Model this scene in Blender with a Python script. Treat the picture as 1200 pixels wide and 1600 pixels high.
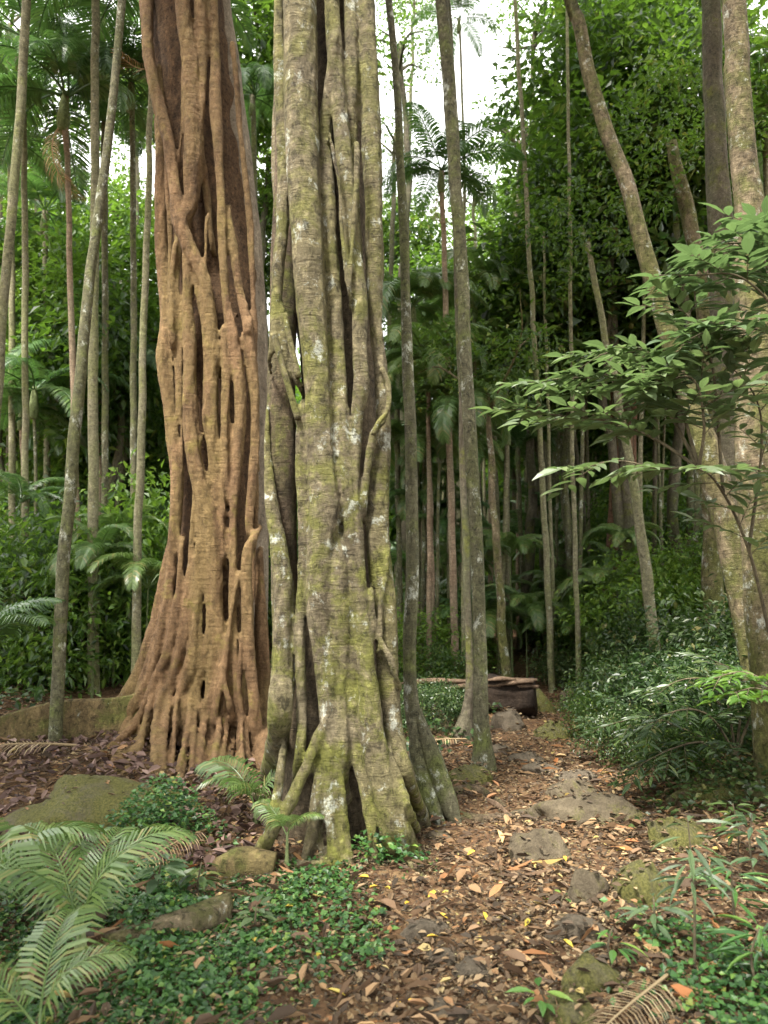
import bpy, bmesh, math, random
import numpy as np
from mathutils import Vector, Matrix, noise as mnoise
R = math.radians
random.seed(7)
RNG = np.random.default_rng(7)
C = bpy.context.scene.collection
for o in list(bpy.data.objects): bpy.data.objects.remove(o)

# ------------------------------------------------------------------ camera
F = 1160.0; PITCH = R(6.4); CAMZ = 1.6
cd = bpy.data.cameras.new('camera'); cam = bpy.data.objects.new('camera', cd); C.objects.link(cam)
cd.sensor_fit = 'VERTICAL'; cd.sensor_height = 36; cd.lens = 36 * F / 1600
cd.clip_start = 0.05; cd.clip_end = 2000
cam.location = (0, 0, CAMZ); cam.rotation_euler = (R(90) + PITCH, 0, 0)
cd.dof.use_dof = True; cd.dof.focus_distance = 5.6; cd.dof.aperture_fstop = 2.1
bpy.context.scene.camera = cam
sc = bpy.context.scene
# ------------------------------------------------------------------ light
w = bpy.data.worlds.new('World'); sc.world = w; w.use_nodes = True
nt = w.node_tree; nt.nodes.clear()
sky = nt.nodes.new('ShaderNodeTexSky'); sky.sky_type = 'NISHITA'; sky.sun_disc = False
SUN_EL, SUN_AZ = R(62), R(215)
sky.sun_elevation = SUN_EL; sky.sun_rotation = SUN_AZ; sky.air_density = 1.0; sky.dust_density = 4.0; sky.ozone_density = 0.6
hs = nt.nodes.new('ShaderNodeHueSaturation'); hs.inputs['Saturation'].default_value = 0.28
bg = nt.nodes.new('ShaderNodeBackground'); bg.inputs[1].default_value = 0.15
wo = nt.nodes.new('ShaderNodeOutputWorld')
tcw = nt.nodes.new('ShaderNodeTexCoord'); cn = nt.nodes.new('ShaderNodeTexNoise'); cn.inputs['Scale'].default_value = 2.2; cn.inputs['Detail'].default_value = 6
nt.links.new(tcw.outputs['Generated'], cn.inputs['Vector'])          # broken bright cloud cover
cr = nt.nodes.new('ShaderNodeValToRGB'); cr.color_ramp.elements[0].position = .3; cr.color_ramp.elements[0].color = (4.0, 4.0, 3.95, 1); cr.color_ramp.elements[1].position = .7; cr.color_ramp.elements[1].color = (5.8, 5.7, 5.4, 1)
nt.links.new(cn.outputs[0], cr.inputs[0])
cm = nt.nodes.new('ShaderNodeMix'); cm.data_type = 'RGBA'; cm.inputs[0].default_value = .75
nt.links.new(sky.outputs[0], hs.inputs['Color']); nt.links.new(hs.outputs[0], cm.inputs[6]); nt.links.new(cr.outputs[0], cm.inputs[7]); nt.links.new(cm.outputs[2], bg.inputs[0]); nt.links.new(bg.outputs[0], wo.inputs[0])
sl = bpy.data.lights.new('sun', 'SUN'); sl.energy = 2.6; sl.angle = R(10); sl.color = (1, 0.95, 0.86)
sun = bpy.data.objects.new('sun', sl); C.objects.link(sun)
d = Vector((math.sin(SUN_AZ) * math.cos(SUN_EL), math.cos(SUN_AZ) * math.cos(SUN_EL), math.sin(SUN_EL)))
sun.rotation_euler = d.to_track_quat('Z', 'Y').to_euler()
sc.view_settings.view_transform = 'Standard'; sc.view_settings.look = 'None'
sc.view_settings.exposure = 2.45; sc.view_settings.gamma = 1.0
sc.cycles.max_bounces = 8; sc.cycles.diffuse_bounces = 4; sc.cycles.transmission_bounces = 4; sc.cycles.glossy_bounces = 2

# ------------------------------------------------------------------ numpy noise
def _hash(ix, iy, iz, s):
    n = (ix * 374761393 + iy * 668265263 + iz * 1274126177 + s * 974711) & 0x7fffffff
    n = ((n ^ (n >> 13)) * 1103515245) & 0x7fffffff
    n = (n ^ (n >> 16)) & 0x7fffffff
    return n / 0x7fffffff * 2 - 1
def vnoise(x, y, z=None, s=0):
    x = np.asarray(x, float); y = np.asarray(y, float); z = np.zeros_like(x) if z is None else np.asarray(z, float)
    ix, iy, iz = np.floor(x).astype(np.int64), np.floor(y).astype(np.int64), np.floor(z).astype(np.int64)
    fx, fy, fz = x - ix, y - iy, z - iz
    u, v, ww = fx*fx*(3-2*fx), fy*fy*(3-2*fy), fz*fz*(3-2*fz)
    r = 0
    for a in (0, 1):
        for b in (0, 1):
            for c in (0, 1):
                r = r + _hash(ix+a, iy+b, iz+c, s) * (u if a else 1-u) * (v if b else 1-v) * (ww if c else 1-ww)
    return r
def fbm(x, y, z=None, o=4, s=0):
    r = 0; a = 1.0; f = 1.0
    for k in range(o):
        r = r + a * vnoise(np.asarray(x)*f, np.asarray(y)*f, None if z is None else np.asarray(z)*f, s+k); a *= .5; f *= 2.03
    return r
def sst(a, b, x):
    t = np.clip((x - a) / (b - a), 0, 1); return t*t*(3-2*t)

# ------------------------------------------------------------------ terrain height
def path_x(y):   # centre line of the footpath
    return np.interp(y, [0, 3, 4.5, 6, 7.3, 9, 11, 13, 16, 40], [-.1, .1, .35, .95, 1.5, 2.0, 2.45, 2.7, 2.6, 3.5])
def path_w(y):
    return np.interp(y, [0, 3, 5, 7, 10, 14], [.9, .8, .65, .55, .45, .35])
def H(x, y):
    x = np.asarray(x, float); y = np.asarray(y, float)
    z = 0.085 * (np.logaddexp(0, (y - 12.5) * 1.2) / 1.2)
    z = np.minimum(z, 6 + (y - 12.5) * .03) + .9*sst(16, 60, y)*fbm(x*.05, y*.05, o=2, s=3)
    pd = x - path_x(y)
    z = z + 1.25 * sst(1.0, 5.0, pd) * sst(5.5, 12.0, y) + 0.25 * sst(.7, 2.5, pd) * sst(3, 6, y)
    z = z + 0.20 * sst(-.8, -2.6, x) * sst(4.6, 7.0, y) + 0.55*sst(-3, -9, x)*sst(7, 14, y)
    z = z - 0.05 * np.exp(-(pd / path_w(y))**2)
    z = z + 0.035 * fbm(x*1.3, y*1.3, o=4, s=11) + 0.012*fbm(x*7, y*7, o=2, s=21)
    return z
CP, SP = math.cos(PITCH), math.sin(PITCH)
def ray(px, py):
    dx = (px - 600) / F; dy = (800 - py) / F
    return np.array([dx, CP - dy*SP, SP + dy*CP])
def P(px, py, Y):
    d = ray(px, py); t = Y / d[1]; return np.array([0, 0, CAMZ]) + d*t
def S(px, py, Y):           # metres per photo pixel there
    return (Y / ray(px, py)[1]) / F
def G(px, py):
    d = ray(px, py); t0 = 1.5; prev = t0
    for k in range(4000):
        t = t0 + k*.02*(1 + k*.002); p = np.array([0, 0, CAMZ]) + d*t
        if p[2] <= float(H(p[0], p[1])):
            return p
        if p[1] > 90: break
    return p

# ------------------------------------------------------------------ object helpers
def thing(name, label, cat, loc=(0, 0, 0), rotz=0, group=None, scale=1):
    o = bpy.data.objects.new(name, None); C.objects.link(o); o.empty_display_size = .1
    o.location = [float(v) for v in loc]; o.rotation_euler = (0, 0, rotz); o.scale = (scale,)*3
    return tag(o, label, cat, group)
def tag(o, label, cat, group=None):
    o['label'] = label; o['category'] = cat
    if group: o['group'] = group
    return o
def mkmesh(name, V, Fs, mat, smooth=True):
    """V (N,3); Fs list of int arrays (M,k)"""
    me = bpy.data.meshes.new(name)
    V = np.asarray(V, np.float32)
    if not isinstance(Fs, list): Fs = [Fs]
    Fs = [np.asarray(f, np.int32) for f in Fs if len(f)]
    nl = sum(f.size for f in Fs); nf = sum(len(f) for f in Fs)
    me.vertices.add(len(V)); me.vertices.foreach_set('co', V.ravel())
    me.loops.add(nl); me.polygons.add(nf)
    me.loops.foreach_set('vertex_index', np.concatenate([f.ravel() for f in Fs]))
    st = []; c = 0
    for f in Fs:
        st.append(c + np.arange(len(f))*f.shape[1]); c += f.size
    me.polygons.foreach_set('loop_start', np.concatenate(st).astype(np.int32))
    me.update(calc_edges=True); me.validate()
    me.polygons.foreach_set('use_smooth', np.full(len(me.polygons), smooth))
    if mat: me.materials.append(mat)
    return me
def part(name, V, Fs, mat, parent=None, smooth=True, label=None):
    V = np.asarray(V, float)
    if parent is not None: V = V - np.array(parent.location)
    o = bpy.data.objects.new(name, mkmesh(name, V, Fs, mat, smooth)); C.objects.link(o)
    if parent is not None: o.parent = parent
    if label: o['label'] = label
    return o
def linkmesh(name, me, parent=None, loc=(0, 0, 0), rot=(0, 0, 0), scale=(1, 1, 1)):
    o = bpy.data.objects.new(name, me); C.objects.link(o); o.location = loc; o.rotation_euler = rot
    o.scale = scale if hasattr(scale, '__len__') else (scale,)*3
    if parent is not None: o.parent = parent
    return o
class Acc:
    def __init__(s): s.V = []; s.F = {}; s.n = 0
    def add(s, V, *Fs):
        for f in Fs:
            f = np.asarray(f)
            if len(f): s.F.setdefault(f.shape[1], []).append(f + s.n)
        s.V.append(np.asarray(V, float)); s.n += len(V)
    def out(s): return np.concatenate(s.V), [np.concatenate(v) for v in s.F.values()]

def resample(pts, rad, step):
    pts = np.asarray(pts, float); rad = np.asarray(rad, float)
    n = len(pts)
    if n == 2: pts = np.array([pts[0], (pts[0]+pts[1])/2, pts[1]]); rad = np.array([rad[0], (rad[0]+rad[1])/2, rad[1]]); n = 3
    ext = np.vstack([2*pts[0]-pts[1], pts, 2*pts[-1]-pts[-2]])
    er = np.concatenate([[rad[0]], rad, [rad[-1]]])
    O, Q = [], []
    for i in range(n-1):
        p0, p1, p2, p3 = ext[i:i+4]; L = np.linalg.norm(p2-p1); m = max(2, int(L/step)+1)
        t = np.linspace(0, 1, m, endpoint=False)[:, None]
        O.append(.5*((2*p1)+(-p0+p2)*t+(2*p0-5*p1+4*p2-p3)*t*t+(-p0+3*p1-3*p2+p3)*t**3))
        tt = t[:, 0]; tt = tt*tt*(3-2*tt)
        Q.append(er[i+1]*(1-tt)+er[i+2]*tt)
    O.append(pts[-1:]); Q.append(rad[-1:])
    return np.vstack(O), np.concatenate(Q)
def tube(pts, rad, step=.1, sides=10, lump=0, wob=0, seed=0, squash=1.0, cap=True, smooth_in=True):
    p, r = resample(pts, rad, step) if smooth_in else (np.asarray(pts, float), np.asarray(rad, float))
    n = len(p)
    if wob:
        s = np.arange(n)*step
        p = p + wob*np.stack([vnoise(s*1.7, s*0+seed, s=1), vnoise(s*1.7, s*0+seed, s=2), 0*s], 1)
    T = np.gradient(p, axis=0); T /= np.linalg.norm(T, axis=1)[:, None] + 1e-9
    ref = np.array([0, 1., 0]); N = np.cross(T, ref)
    bad = np.linalg.norm(N, axis=1) < .15
    N[bad] = np.cross(T[bad], [0, 0, 1.]); N /= np.linalg.norm(N, axis=1)[:, None]
    B = np.cross(T, N)
    a = np.linspace(0, 2*np.pi, sides, endpoint=False)
    rr = r[:, None]*np.ones(sides)
    if lump:
        zz = np.arange(n)[:, None]*step
        rr = rr*(1+lump*fbm(np.cos(a)[None]*1.3+0*zz+seed, np.sin(a)[None]*1.3+0*zz, zz*1.5+0*a[None], o=3, s=5))
    V = p[:, None, :] + N[:, None, :]*(np.cos(a)[None, :, None]*rr[..., None]) + B[:, None, :]*(np.sin(a)[None, :, None]*rr[..., None]*squash)
    V = V.reshape(-1, 3)
    i = np.arange(n-1)[:, None]*sides; j = np.arange(sides)[None]; j2 = (j+1) % sides
    Q = np.stack([i+j, i+j2, i+sides+j2, i+sides+j], -1).reshape(-1, 4)
    if cap:
        V = np.vstack([V, p[0], p[-1]]); k = n*sides
        jj = np.arange(sides); T1 = np.stack([jj*0+k, (jj+1) % sides, jj], 1); b = (n-1)*sides
        T2 = np.stack([jj*0+k+1, b+jj, b+(jj+1) % sides], 1)
        return V, Q, np.vstack([T1, T2])
    return V, Q

# ------------------------------------------------------------------ materials
def newmat(name):
    m = bpy.data.materials.new(name); m.use_nodes = True; n = m.node_tree.nodes; n.clear()
    out = n.new('ShaderNodeOutputMaterial'); b = n.new('ShaderNodeBsdfPrincipled')
    m.node_tree.links.new(b.outputs[0], out.inputs[0]); return m, m.node_tree, b, out
def ramp(nt, fac, stops, interp='LINEAR'):
    r = nt.nodes.new('ShaderNodeValToRGB'); r.color_ramp.interpolation = interp
    e = r.color_ramp.elements
    while len(e) < len(stops): e.new(.5)
    for k, (p, c) in enumerate(stops):
        e[k].position = p; e[k].color = (*c, 1) if len(c) == 3 else c
    nt.links.new(fac, r.inputs[0]); return r
def g3(v): return (v, v, v)
def texn(nt, scale, vec, detail=5, rough=.6, dist=0):
    t = nt.nodes.new('ShaderNodeTexNoise'); t.inputs['Scale'].default_value = scale
    t.inputs['Detail'].default_value = detail; t.inputs['Roughness'].default_value = rough; t.inputs['Distortion'].default_value = dist
    if vec is not None: nt.links.new(vec, t.inputs['Vector'])
    return t
def mapping(nt, sc_, loc=(0, 0, 0), kind='Object'):
    tc = nt.nodes.new('ShaderNodeTexCoord'); mp = nt.nodes.new('ShaderNodeMapping')
    mp.inputs['Scale'].default_value = sc_; mp.inputs['Location'].default_value = loc
    nt.links.new(tc.outputs[kind], mp.inputs[0]); return mp.outputs[0]
def mix(nt, fac, a, b, mode='MIX'):
    m = nt.nodes.new('ShaderNodeMix'); m.data_type = 'RGBA'; m.blend_type = mode
    for s, v in ((0, fac), (6, a), (7, b)):
        if hasattr(v, 'links'): nt.links.new(v, m.inputs[s])
        elif isinstance(v, (int, float)): m.inputs[s].default_value = v
        else: m.inputs[s].default_value = (*v, 1)
    return m.outputs[2]
def bark(name, c1, c2, c3=None, moss=0.0, mosscol=(.12, .13, .025), lichen=0.0, lichcol=(.45, .47, .40), ring=.5, scale=1.0, bump=.5, mossz=None, redz=None, seed=0, blotch=.75):
    m, nt, b, out = newmat(name)
    v = mapping(nt, (1, 1, .35), (seed, seed*2, 0)); vr = mapping(nt, (2, 2, 11), (seed, 0, 0))
    n1 = texn(nt, 5*scale, v, 8, .65, .4)
    col = ramp(nt, n1.outputs[0], [(.30, c1), (.62, c2)]).outputs[0]
    if c3:
        n2 = texn(nt, 1.6*scale, v, 5, .6, .5)
        f = ramp(nt, n2.outputs[0], [(.45, g3(0)), (.6, g3(1))]); col = mix(nt, f.outputs[0], col, c3)
    nr = texn(nt, 1.6*scale, vr, 6, .75, 1.2)
    fr = ramp(nt, nr.outputs[0], [(.35, g3(.62)), (.6, g3(1.12))])
    col = mix(nt, ring, col, fr.outputs[0], 'MULTIPLY')
    vf = mapping(nt, (1, 1, 1), (seed*3, 0, 0))
    ns = texn(nt, 60*scale, vf, 4, .7)
    fs = ramp(nt, ns.outputs[0], [(.35, g3(.7)), (.65, g3(1.18))]); col = mix(nt, .7, col, fs.outputs[0], 'MULTIPLY')
    if moss > 0 or mossz:
        nm = texn(nt, 3.2, vf, 8, .72, .3)
        f = ramp(nt, nm.outputs[0], [(.62-moss*.35, g3(0)), (.72-moss*.3, g3(1))]).outputs[0]
        if mossz:   # more moss towards the damp ground
            tc = nt.nodes.new('ShaderNodeTexCoord'); sx = nt.nodes.new('ShaderNodeSeparateXYZ'); nt.links.new(tc.outputs['Object'], sx.inputs[0])
            mr = nt.nodes.new('ShaderNodeMapRange'); mr.inputs[1].default_value = 0; mr.inputs[2].default_value = mossz
            mr.inputs[3].default_value = .9; mr.inputs[4].default_value = .4; nt.links.new(sx.outputs[2], mr.inputs[0])
            mm = nt.nodes.new('ShaderNodeMath'); mm.operation = 'MULTIPLY'; nt.links.new(f, mm.inputs[0]); nt.links.new(mr.outputs[0], mm.inputs[1]); f = mm.outputs[0]
        else:
            mm = nt.nodes.new('ShaderNodeMath'); mm.operation = 'MULTIPLY'; nt.links.new(f, mm.inputs[0]); mm.inputs[1].default_value = .75; f = mm.outputs[0]
        col = mix(nt, f, col, mosscol)
    if lichen > 0:
        vl = mapping(nt, (1, 1, .8), (seed*5, 3, 1))
        nl = texn(nt, 6.5, vl, 9, .75, .2)
        f = ramp(nt, nl.outputs[0], [(.69-lichen*.2, g3(0)), (.76-lichen*.2, g3(.8))]); col = mix(nt, f.outputs[0], col, lichcol)
    vb = mapping(nt, (1, 1, .7), (seed*7, 1, 2))
    nbl = texn(nt, 17*scale, vb, 6, .75, .5); fb = ramp(nt, nbl.outputs[0], [(.38, g3(.42)), (.46, g3(.95)), (.54, g3(1.02)), (.62, g3(1.65))])
    col = mix(nt, blotch, col, fb.outputs[0], 'MULTIPLY')
    nt.links.new(col, b.inputs['Base Color']); b.inputs['Roughness'].default_value = .88
    b.inputs['Specular IOR Level'].default_value = .2
    bp = nt.nodes.new('ShaderNodeBump'); bp.inputs['Strength'].default_value = bump; bp.inputs['Distance'].default_value = .035
    nb = texn(nt, 22*scale, v, 8, .75)
    ad = nt.nodes.new('ShaderNodeMath'); ad.operation = 'ADD'; nt.links.new(nr.outputs[0], ad.inputs[0]); nt.links.new(nb.outputs[0], ad.inputs[1])
    nt.links.new(ad.outputs[0], bp.inputs['Height']); nt.links.new(bp.outputs[0], b.inputs['Normal'])
    return m
def leafmat(name, stops, trans=.35, rough=.45, tcol=(.10, .22, .02), spec=.5, island=True):
    m, nt, b, out = newmat(name)
    g = nt.nodes.new('ShaderNodeNewGeometry'); r = ramp(nt, g.outputs['Random Per Island'], stops)
    oi = nt.nodes.new('ShaderNodeObjectInfo'); fo = ramp(nt, oi.outputs['Random'], [(0, (.75, .85, .8)), (1, (1.25, 1.15, 1.0))])
    col = mix(nt, 1.0, r.outputs[0], fo.outputs[0], 'MULTIPLY')
    nt.links.new(col, b.inputs['Base Color']); b.inputs['Roughness'].default_value = rough; b.inputs['Specular IOR Level'].default_value = spec
    if trans > 0:
        t = nt.nodes.new('ShaderNodeBsdfTranslucent')
        c2 = mix(nt, .5, col, tcol); nt.links.new(c2, t.inputs[0])
        ms = nt.nodes.new('ShaderNodeMixShader'); ms.inputs[0].default_value = trans
        nt.links.new(b.outputs[0], ms.inputs[1]); nt.links.new(t.outputs[0], ms.inputs[2]); nt.links.new(ms.outputs[0], out.inputs[0])
    return m
M = {}
M['figA'] = bark('fig_bark_grey', (.078, .062, .038), (.205, .172, .108), (.155, .135, .065), moss=.45, mosscol=(.135, .14, .03), lichen=.6, ring=.25, bump=1.0, blotch=1.0, mossz=7)
M['figB'] = bark('fig_bark_orange', (.075, .044, .022), (.215, .132, .068), (.175, .12, .052), moss=.2, mosscol=(.18, .145, .04), lichen=.04, ring=.25, blotch=.6, bump=.8, mossz=5, seed=4)
M['figBgrey'] = bark('host_trunk_grey', (.13, .10, .07), (.25, .205, .15), None, lichen=.2, ring=.4, bump=.3, seed=9)
M['butt'] = bark('buttress_bark', (.10, .072, .035), (.23, .165, .08), (.15, .12, .05), moss=.42, mosscol=(.09, .10, .025), lichen=.3, ring=.1, bump=1, blotch=1.0, seed=6)
M['palmG'] = bark('palm_bark_green', (.07, .065, .04), (.165, .155, .095), (.11, .11, .055), moss=.35, mosscol=(.12, .14, .04), lichen=.6, ring=.7, scale=1.6, bump=.6, seed=11, blotch=1.0)
M['palmL'] = bark('palm_bark_pale', (.13, .12, .07), (.24, .22, .14), (.18, .18, .09), moss=.25, mosscol=(.17, .18, .06), lichen=.45, ring=.8, scale=1.6, bump=.5, seed=13, blotch=.9)
M['palmB'] = bark('palm_bark_brown', (.16, .11, .07), (.30, .22, .15), (.22, .18, .12), moss=.1, lichen=.1, ring=.9, scale=2, bump=.3, seed=15)
M['treeR'] = bark('tree_bark_mossy', (.09, .068, .04), (.24, .19, .12), (.14, .13, .05), moss=.5, mosscol=(.09, .10, .025), lichen=.62, ring=.1, scale=1.2, bump=1, seed=17, blotch=1.0)
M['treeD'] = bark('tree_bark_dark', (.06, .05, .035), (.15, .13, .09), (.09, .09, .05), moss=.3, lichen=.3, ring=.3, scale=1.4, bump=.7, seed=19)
M['treeRed'] = bark('tree_bark_red', (.11, .06, .04), (.22, .13, .08), None, moss=.05, lichen=.05, ring=.2, scale=1.4, bump=.6, seed=20)
M['leafA'] = leafmat('leaf_broad', [(0, (.012, .032, .010)), (.45, (.035, .080, .018)), (.8, (.06, .12, .024)), (.95, (.13, .20, .04)), (1, (.22, .22, .05))], .46, .38, (.16, .30, .02), .6)
M['leafD'] = leafmat('leaf_dark', [(0, (.018, .038, .012)), (.6, (.042, .078, .022)), (.92, (.085, .13, .035)), (1, (.16, .15, .06))], .3, .38, (.05, .14, .02), .5)
M['leafB'] = leafmat('leaf_bright', [(0, (.05, .11, .015)), (.5, (.09, .18, .025)), (1, (.17, .26, .04))], .45, .45, (.2, .36, .03))
M['leafS'] = leafmat('leaf_sapling', [(0, (.075, .11, .065)), (.6, (.105, .15, .085)), (1, (.15, .21, .10))], .38, .42, (.16, .28, .06), .45)
M['frond'] = leafmat('palm_frond_green', [(0, (.035, .08, .025)), (.5, (.065, .135, .045)), (1, (.11, .19, .06))], .35, .38, (.09, .2, .025), .55)
M['frondN'] = leafmat('palm_frond_near', [(0, (.07, .125, .035)), (.5, (.10, .17, .05)), (.93, (.15, .22, .07)), (1, (.26, .22, .09))], .3, .36, (.15, .3, .05), .6)
M['clover'] = leafmat('ground_cover_leaf', [(0, (.015, .05, .014)), (.45, (.035, .10, .024)), (.85, (.075, .17, .04)), (.97, (.16, .25, .05)), (1, (.25, .2, .06))], .25, .45, (.08, .22, .03))
M['litter'] = leafmat('fallen_leaf_brown', [(0, (.035, .025, .017)), (.4, (.085, .055, .036)), (.65, (.17, .11, .066)), (.84, (.28, .195, .12)), (.93, (.25, .11, .045)), (.98, (.36, .27, .16)), (1, (.38, .29, .10))], 0, .7, spec=.3)
M['litterP'] = leafmat('fallen_leaf_purple', [(0, (.05, .03, .03)), (.5, (.14, .085, .075)), (1, (.27, .18, .16))], 0, .7, spec=.3)
M['yellow'] = leafmat('fallen_leaf_yellow', [(0, (.42, .26, .03)), (1, (.5, .36, .05))], 0, .5)
M['dry'] = leafmat('dry_frond', [(0, (.16, .10, .06)), (.5, (.28, .19, .11)), (1, (.42, .31, .2))], 0, .7, spec=.3)
M['host'] = bark('host_trunk_rough', (.05, .035, .022), (.15, .11, .07), (.10, .09, .04), moss=.2, lichen=.1, ring=.1, scale=1.6, bump=1, seed=23, blotch=1)
M['dryw'] = bark('broken_wood', (.08, .052, .032), (.22, .15, .10), None, ring=.1, bump=.7)
M['hostShade'] = bark('host_trunk_shade', (.040, .030, .019), (.13, .10, .06), None, ring=.1, scale=1.6, bump=1, seed=24, blotch=1)  # host bark darkened so the grooves between roots read as shade
M['hostRedShade'] = bark('host_trunk_reddish_shade', (.045, .026, .013), (.14, .082, .042), None, ring=.1, scale=1.6, bump=1, seed=25, blotch=1)  # reddish host bark, darkened the same way for groove shade
M['twig'] = bark('twig_bark', (.05, .04, .025), (.12, .10, .06), None, ring=.1, bump=.2)
M['shaft'] = bark('crownshaft_green', (.10, .13, .05), (.17, .20, .09), None, ring=.3, bump=.1)
def rockmat(name, c1, c2, moss):
    m, nt, b, out = newmat(name); v = mapping(nt, (1, 1, 1))
    n = texn(nt, 7, v, 9, .7, .3); col = ramp(nt, n.outputs[0], [(.3, c1), (.65, c2)]).outputs[0]
    n3 = texn(nt, 70, v, 4, .7); col = mix(nt, .8, col, ramp(nt, n3.outputs[0], [(.3, g3(.65)), (.7, g3(1.2))]).outputs[0], 'MULTIPLY')
    n2 = texn(nt, 5, v, 9, .8, .5); f = ramp(nt, n2.outputs[0], [(.64-moss*.26, g3(0)), (.74-moss*.2, g3(.9))])
    col = mix(nt, f.outputs[0], col, ramp(nt, n3.outputs[0], [(.35, (.06, .065, .012)), (.65, (.20, .19, .05))]).outputs[0])
    nt.links.new(col, b.inputs['Base Color']); b.inputs['Roughness'].default_value = .85; b.inputs['Specular IOR Level'].default_value = .25
    bp = nt.nodes.new('ShaderNodeBump'); bp.inputs['Strength'].default_value = 1; bp.inputs['Distance'].default_value = .05
    nb = texn(nt, 14, v, 9, .8); nt.links.new(nb.outputs[0], bp.inputs['Height']); nt.links.new(bp.outputs[0], b.inputs['Normal'])
    return m
M['rock'] = rockmat('rock_brown', (.075, .060, .042), (.21, .17, .12), .28)
M['rockM'] = rockmat('rock_mossy', (.09, .075, .05), (.19, .17, .11), 1.15)
M['rockH'] = rockmat('rock_half_moss', (.08, .062, .04), (.21, .17, .11), .5)
def groundmat():
    m, nt, b, out = newmat('forest_floor'); v = mapping(nt, (1, 1, 1))
    n = texn(nt, 2.2, v, 10, .75, .4)
    col = ramp(nt, n.outputs[0], [(.3, (.045, .028, .016)), (.5, (.10, .06, .034)), (.7, (.17, .105, .06))]).outputs[0]
    vo = nt.nodes.new('ShaderNodeTexVoronoi'); vo.inputs['Scale'].default_value = 26; nt.links.new(v, vo.inputs['Vector'])
    sp = nt.nodes.new('ShaderNodeSeparateColor'); nt.links.new(vo.outputs['Color'], sp.inputs[0])
    lf = ramp(nt, sp.outputs[0], [(0, (.05, .03, .018)), (.4, (.12, .065, .035)), (.8, (.20, .12, .06)), (1, (.3, .2, .1))])
    col = mix(nt, .55, col, lf.outputs[0])
    nt.links.new(col, b.inputs['Base Color']); b.inputs['Roughness'].default_value = .95; b.inputs['Specular IOR Level'].default_value = .15
    bp = nt.nodes.new('ShaderNodeBump'); bp.inputs['Strength'].default_value = .8; bp.inputs['Distance'].default_value = .02
    nb = texn(nt, 40, v, 8, .8); nt.links.new(nb.outputs[0], bp.inputs['Height']); nt.links.new(bp.outputs[0], b.inputs['Normal'])
    return m
M['ground'] = groundmat()

# ------------------------------------------------------------------ ground
def axis(fine0, fine1, step, far0, far1, grow=1.09):
    a = list(np.arange(fine0, fine1, step)); s = step; x = a[-1]
    while x < far1: s *= grow; x += s; a.append(x)
    s = step; x = a[0]; b = []
    while x > far0: s *= grow; x -= s; b.append(x)
    return np.array(b[::-1] + a)
gx = axis(-4.5, 5.5, .045, -260, 260); gy = axis(1.8, 12, .045, -60, 320)
X, Y_ = np.meshgrid(gx, gy); Z = H(X, Y_)
nx = len(gx); ny = len(gy); ii = (np.arange(ny-1)[:, None]*nx + np.arange(nx-1)[None]).ravel()
ground = part('ground', np.stack([X.ravel(), Y_.ravel(), Z.ravel()], 1), np.stack([ii, ii+1, ii+nx+1, ii+nx], 1), M['ground'])
ground['kind'] = 'structure'

# ------------------------------------------------------------------ leaf geometry
LEAF_LO = (np.array([[0, 0, 0], [-.5, .42, .10], [.5, .42, .10], [0, 1, -.12]]), np.array([[0, 2, 3], [0, 3, 1]]))
LEAF_HI = (np.array([[0, 0, 0], [-.34, .2, .05], [.34, .2, .05], [0, .3, .0], [-.5, .48, .06], [.5, .48, .06], [0, .62, -.02], [-.3, .78, .0], [.3, .78, .0], [0, 1.05, -.14]]),
           np.array([[0, 2, 3], [0, 3, 1], [3, 2, 5], [3, 5, 6], [3, 6, 4], [3, 4, 1], [6, 5, 8], [6, 8, 9], [6, 9, 7], [6, 7, 4]]))
LEAF_CURL = (np.array([[0, 0, 0], [-.5, .4, .28], [.5, .4, .2], [0, .45, 0], [-.35, .8, .3], [.35, .8, .22], [0, 1, .15]]),
             np.array([[0, 2, 3], [0, 3, 1], [3, 2, 5], [3, 5, 6], [3, 6, 4], [3, 4, 1]]))
def leaves(pos, dirs, up, length, width, geo=LEAF_LO):
    """place leaf copies: pos, dirs (tip direction), up (normal hint), length, width arrays -> V,F"""
    n = len(pos); d = dirs/np.linalg.norm(dirs, axis=1)[:, None]
    s = np.cross(d, up); s /= np.linalg.norm(s, axis=1)[:, None]+1e-9; u = np.cross(s, d)
    gv, gf = geo; length = np.broadcast_to(length, n); width = np.broadcast_to(width, n)
    V = pos[:, None] + s[:, None]*(gv[None, :, 0:1]*width[:, None, None]) + d[:, None]*(gv[None, :, 1:2]*length[:, None, None]) + u[:, None]*(gv[None, :, 2:3]*length[:, None, None]*.8)
    Fc = gf[None] + (np.arange(n)*len(gv))[:, None, None]
    return V.reshape(-1, 3), Fc.reshape(-1, 3)
def crown_mesh(name, rx, rz, nclump, nleaf, lsize, mat, seed, clr=.45, geo=LEAF_LO):
    r = np.random.default_rng(seed)
    v = r.normal(size=(nclump, 3)); v /= np.linalg.norm(v, axis=1)[:, None]
    rad = r.uniform(.25, 1, nclump)**.6
    c = v*rad[:, None]*[rx, rx, rz]; c *= (1+.35*fbm(v[:, 0]*2, v[:, 1]*2, v[:, 2]*2, o=2, s=seed))[:, None]
    n = nclump*nleaf
    cc = np.repeat(c, nleaf, 0); off = r.normal(size=(n, 3))*[clr, clr, clr*.45]*np.repeat(r.uniform(.5, 1.3, nclump), nleaf)[:, None]
    pos = cc + off; dr = off/(np.linalg.norm(off, axis=1)[:, None]+1e-6) + r.normal(size=(n, 3))*.5 + [0, 0, -.25]
    up = r.normal(size=(n, 3))*.45 + [0, 0, 1]
    L = lsize*r.uniform(.6, 1.3, n)
    V, Fc = leaves(pos, dr, up, L, L*.48, geo)
    return mkmesh(name, V, Fc, mat, False)
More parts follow.
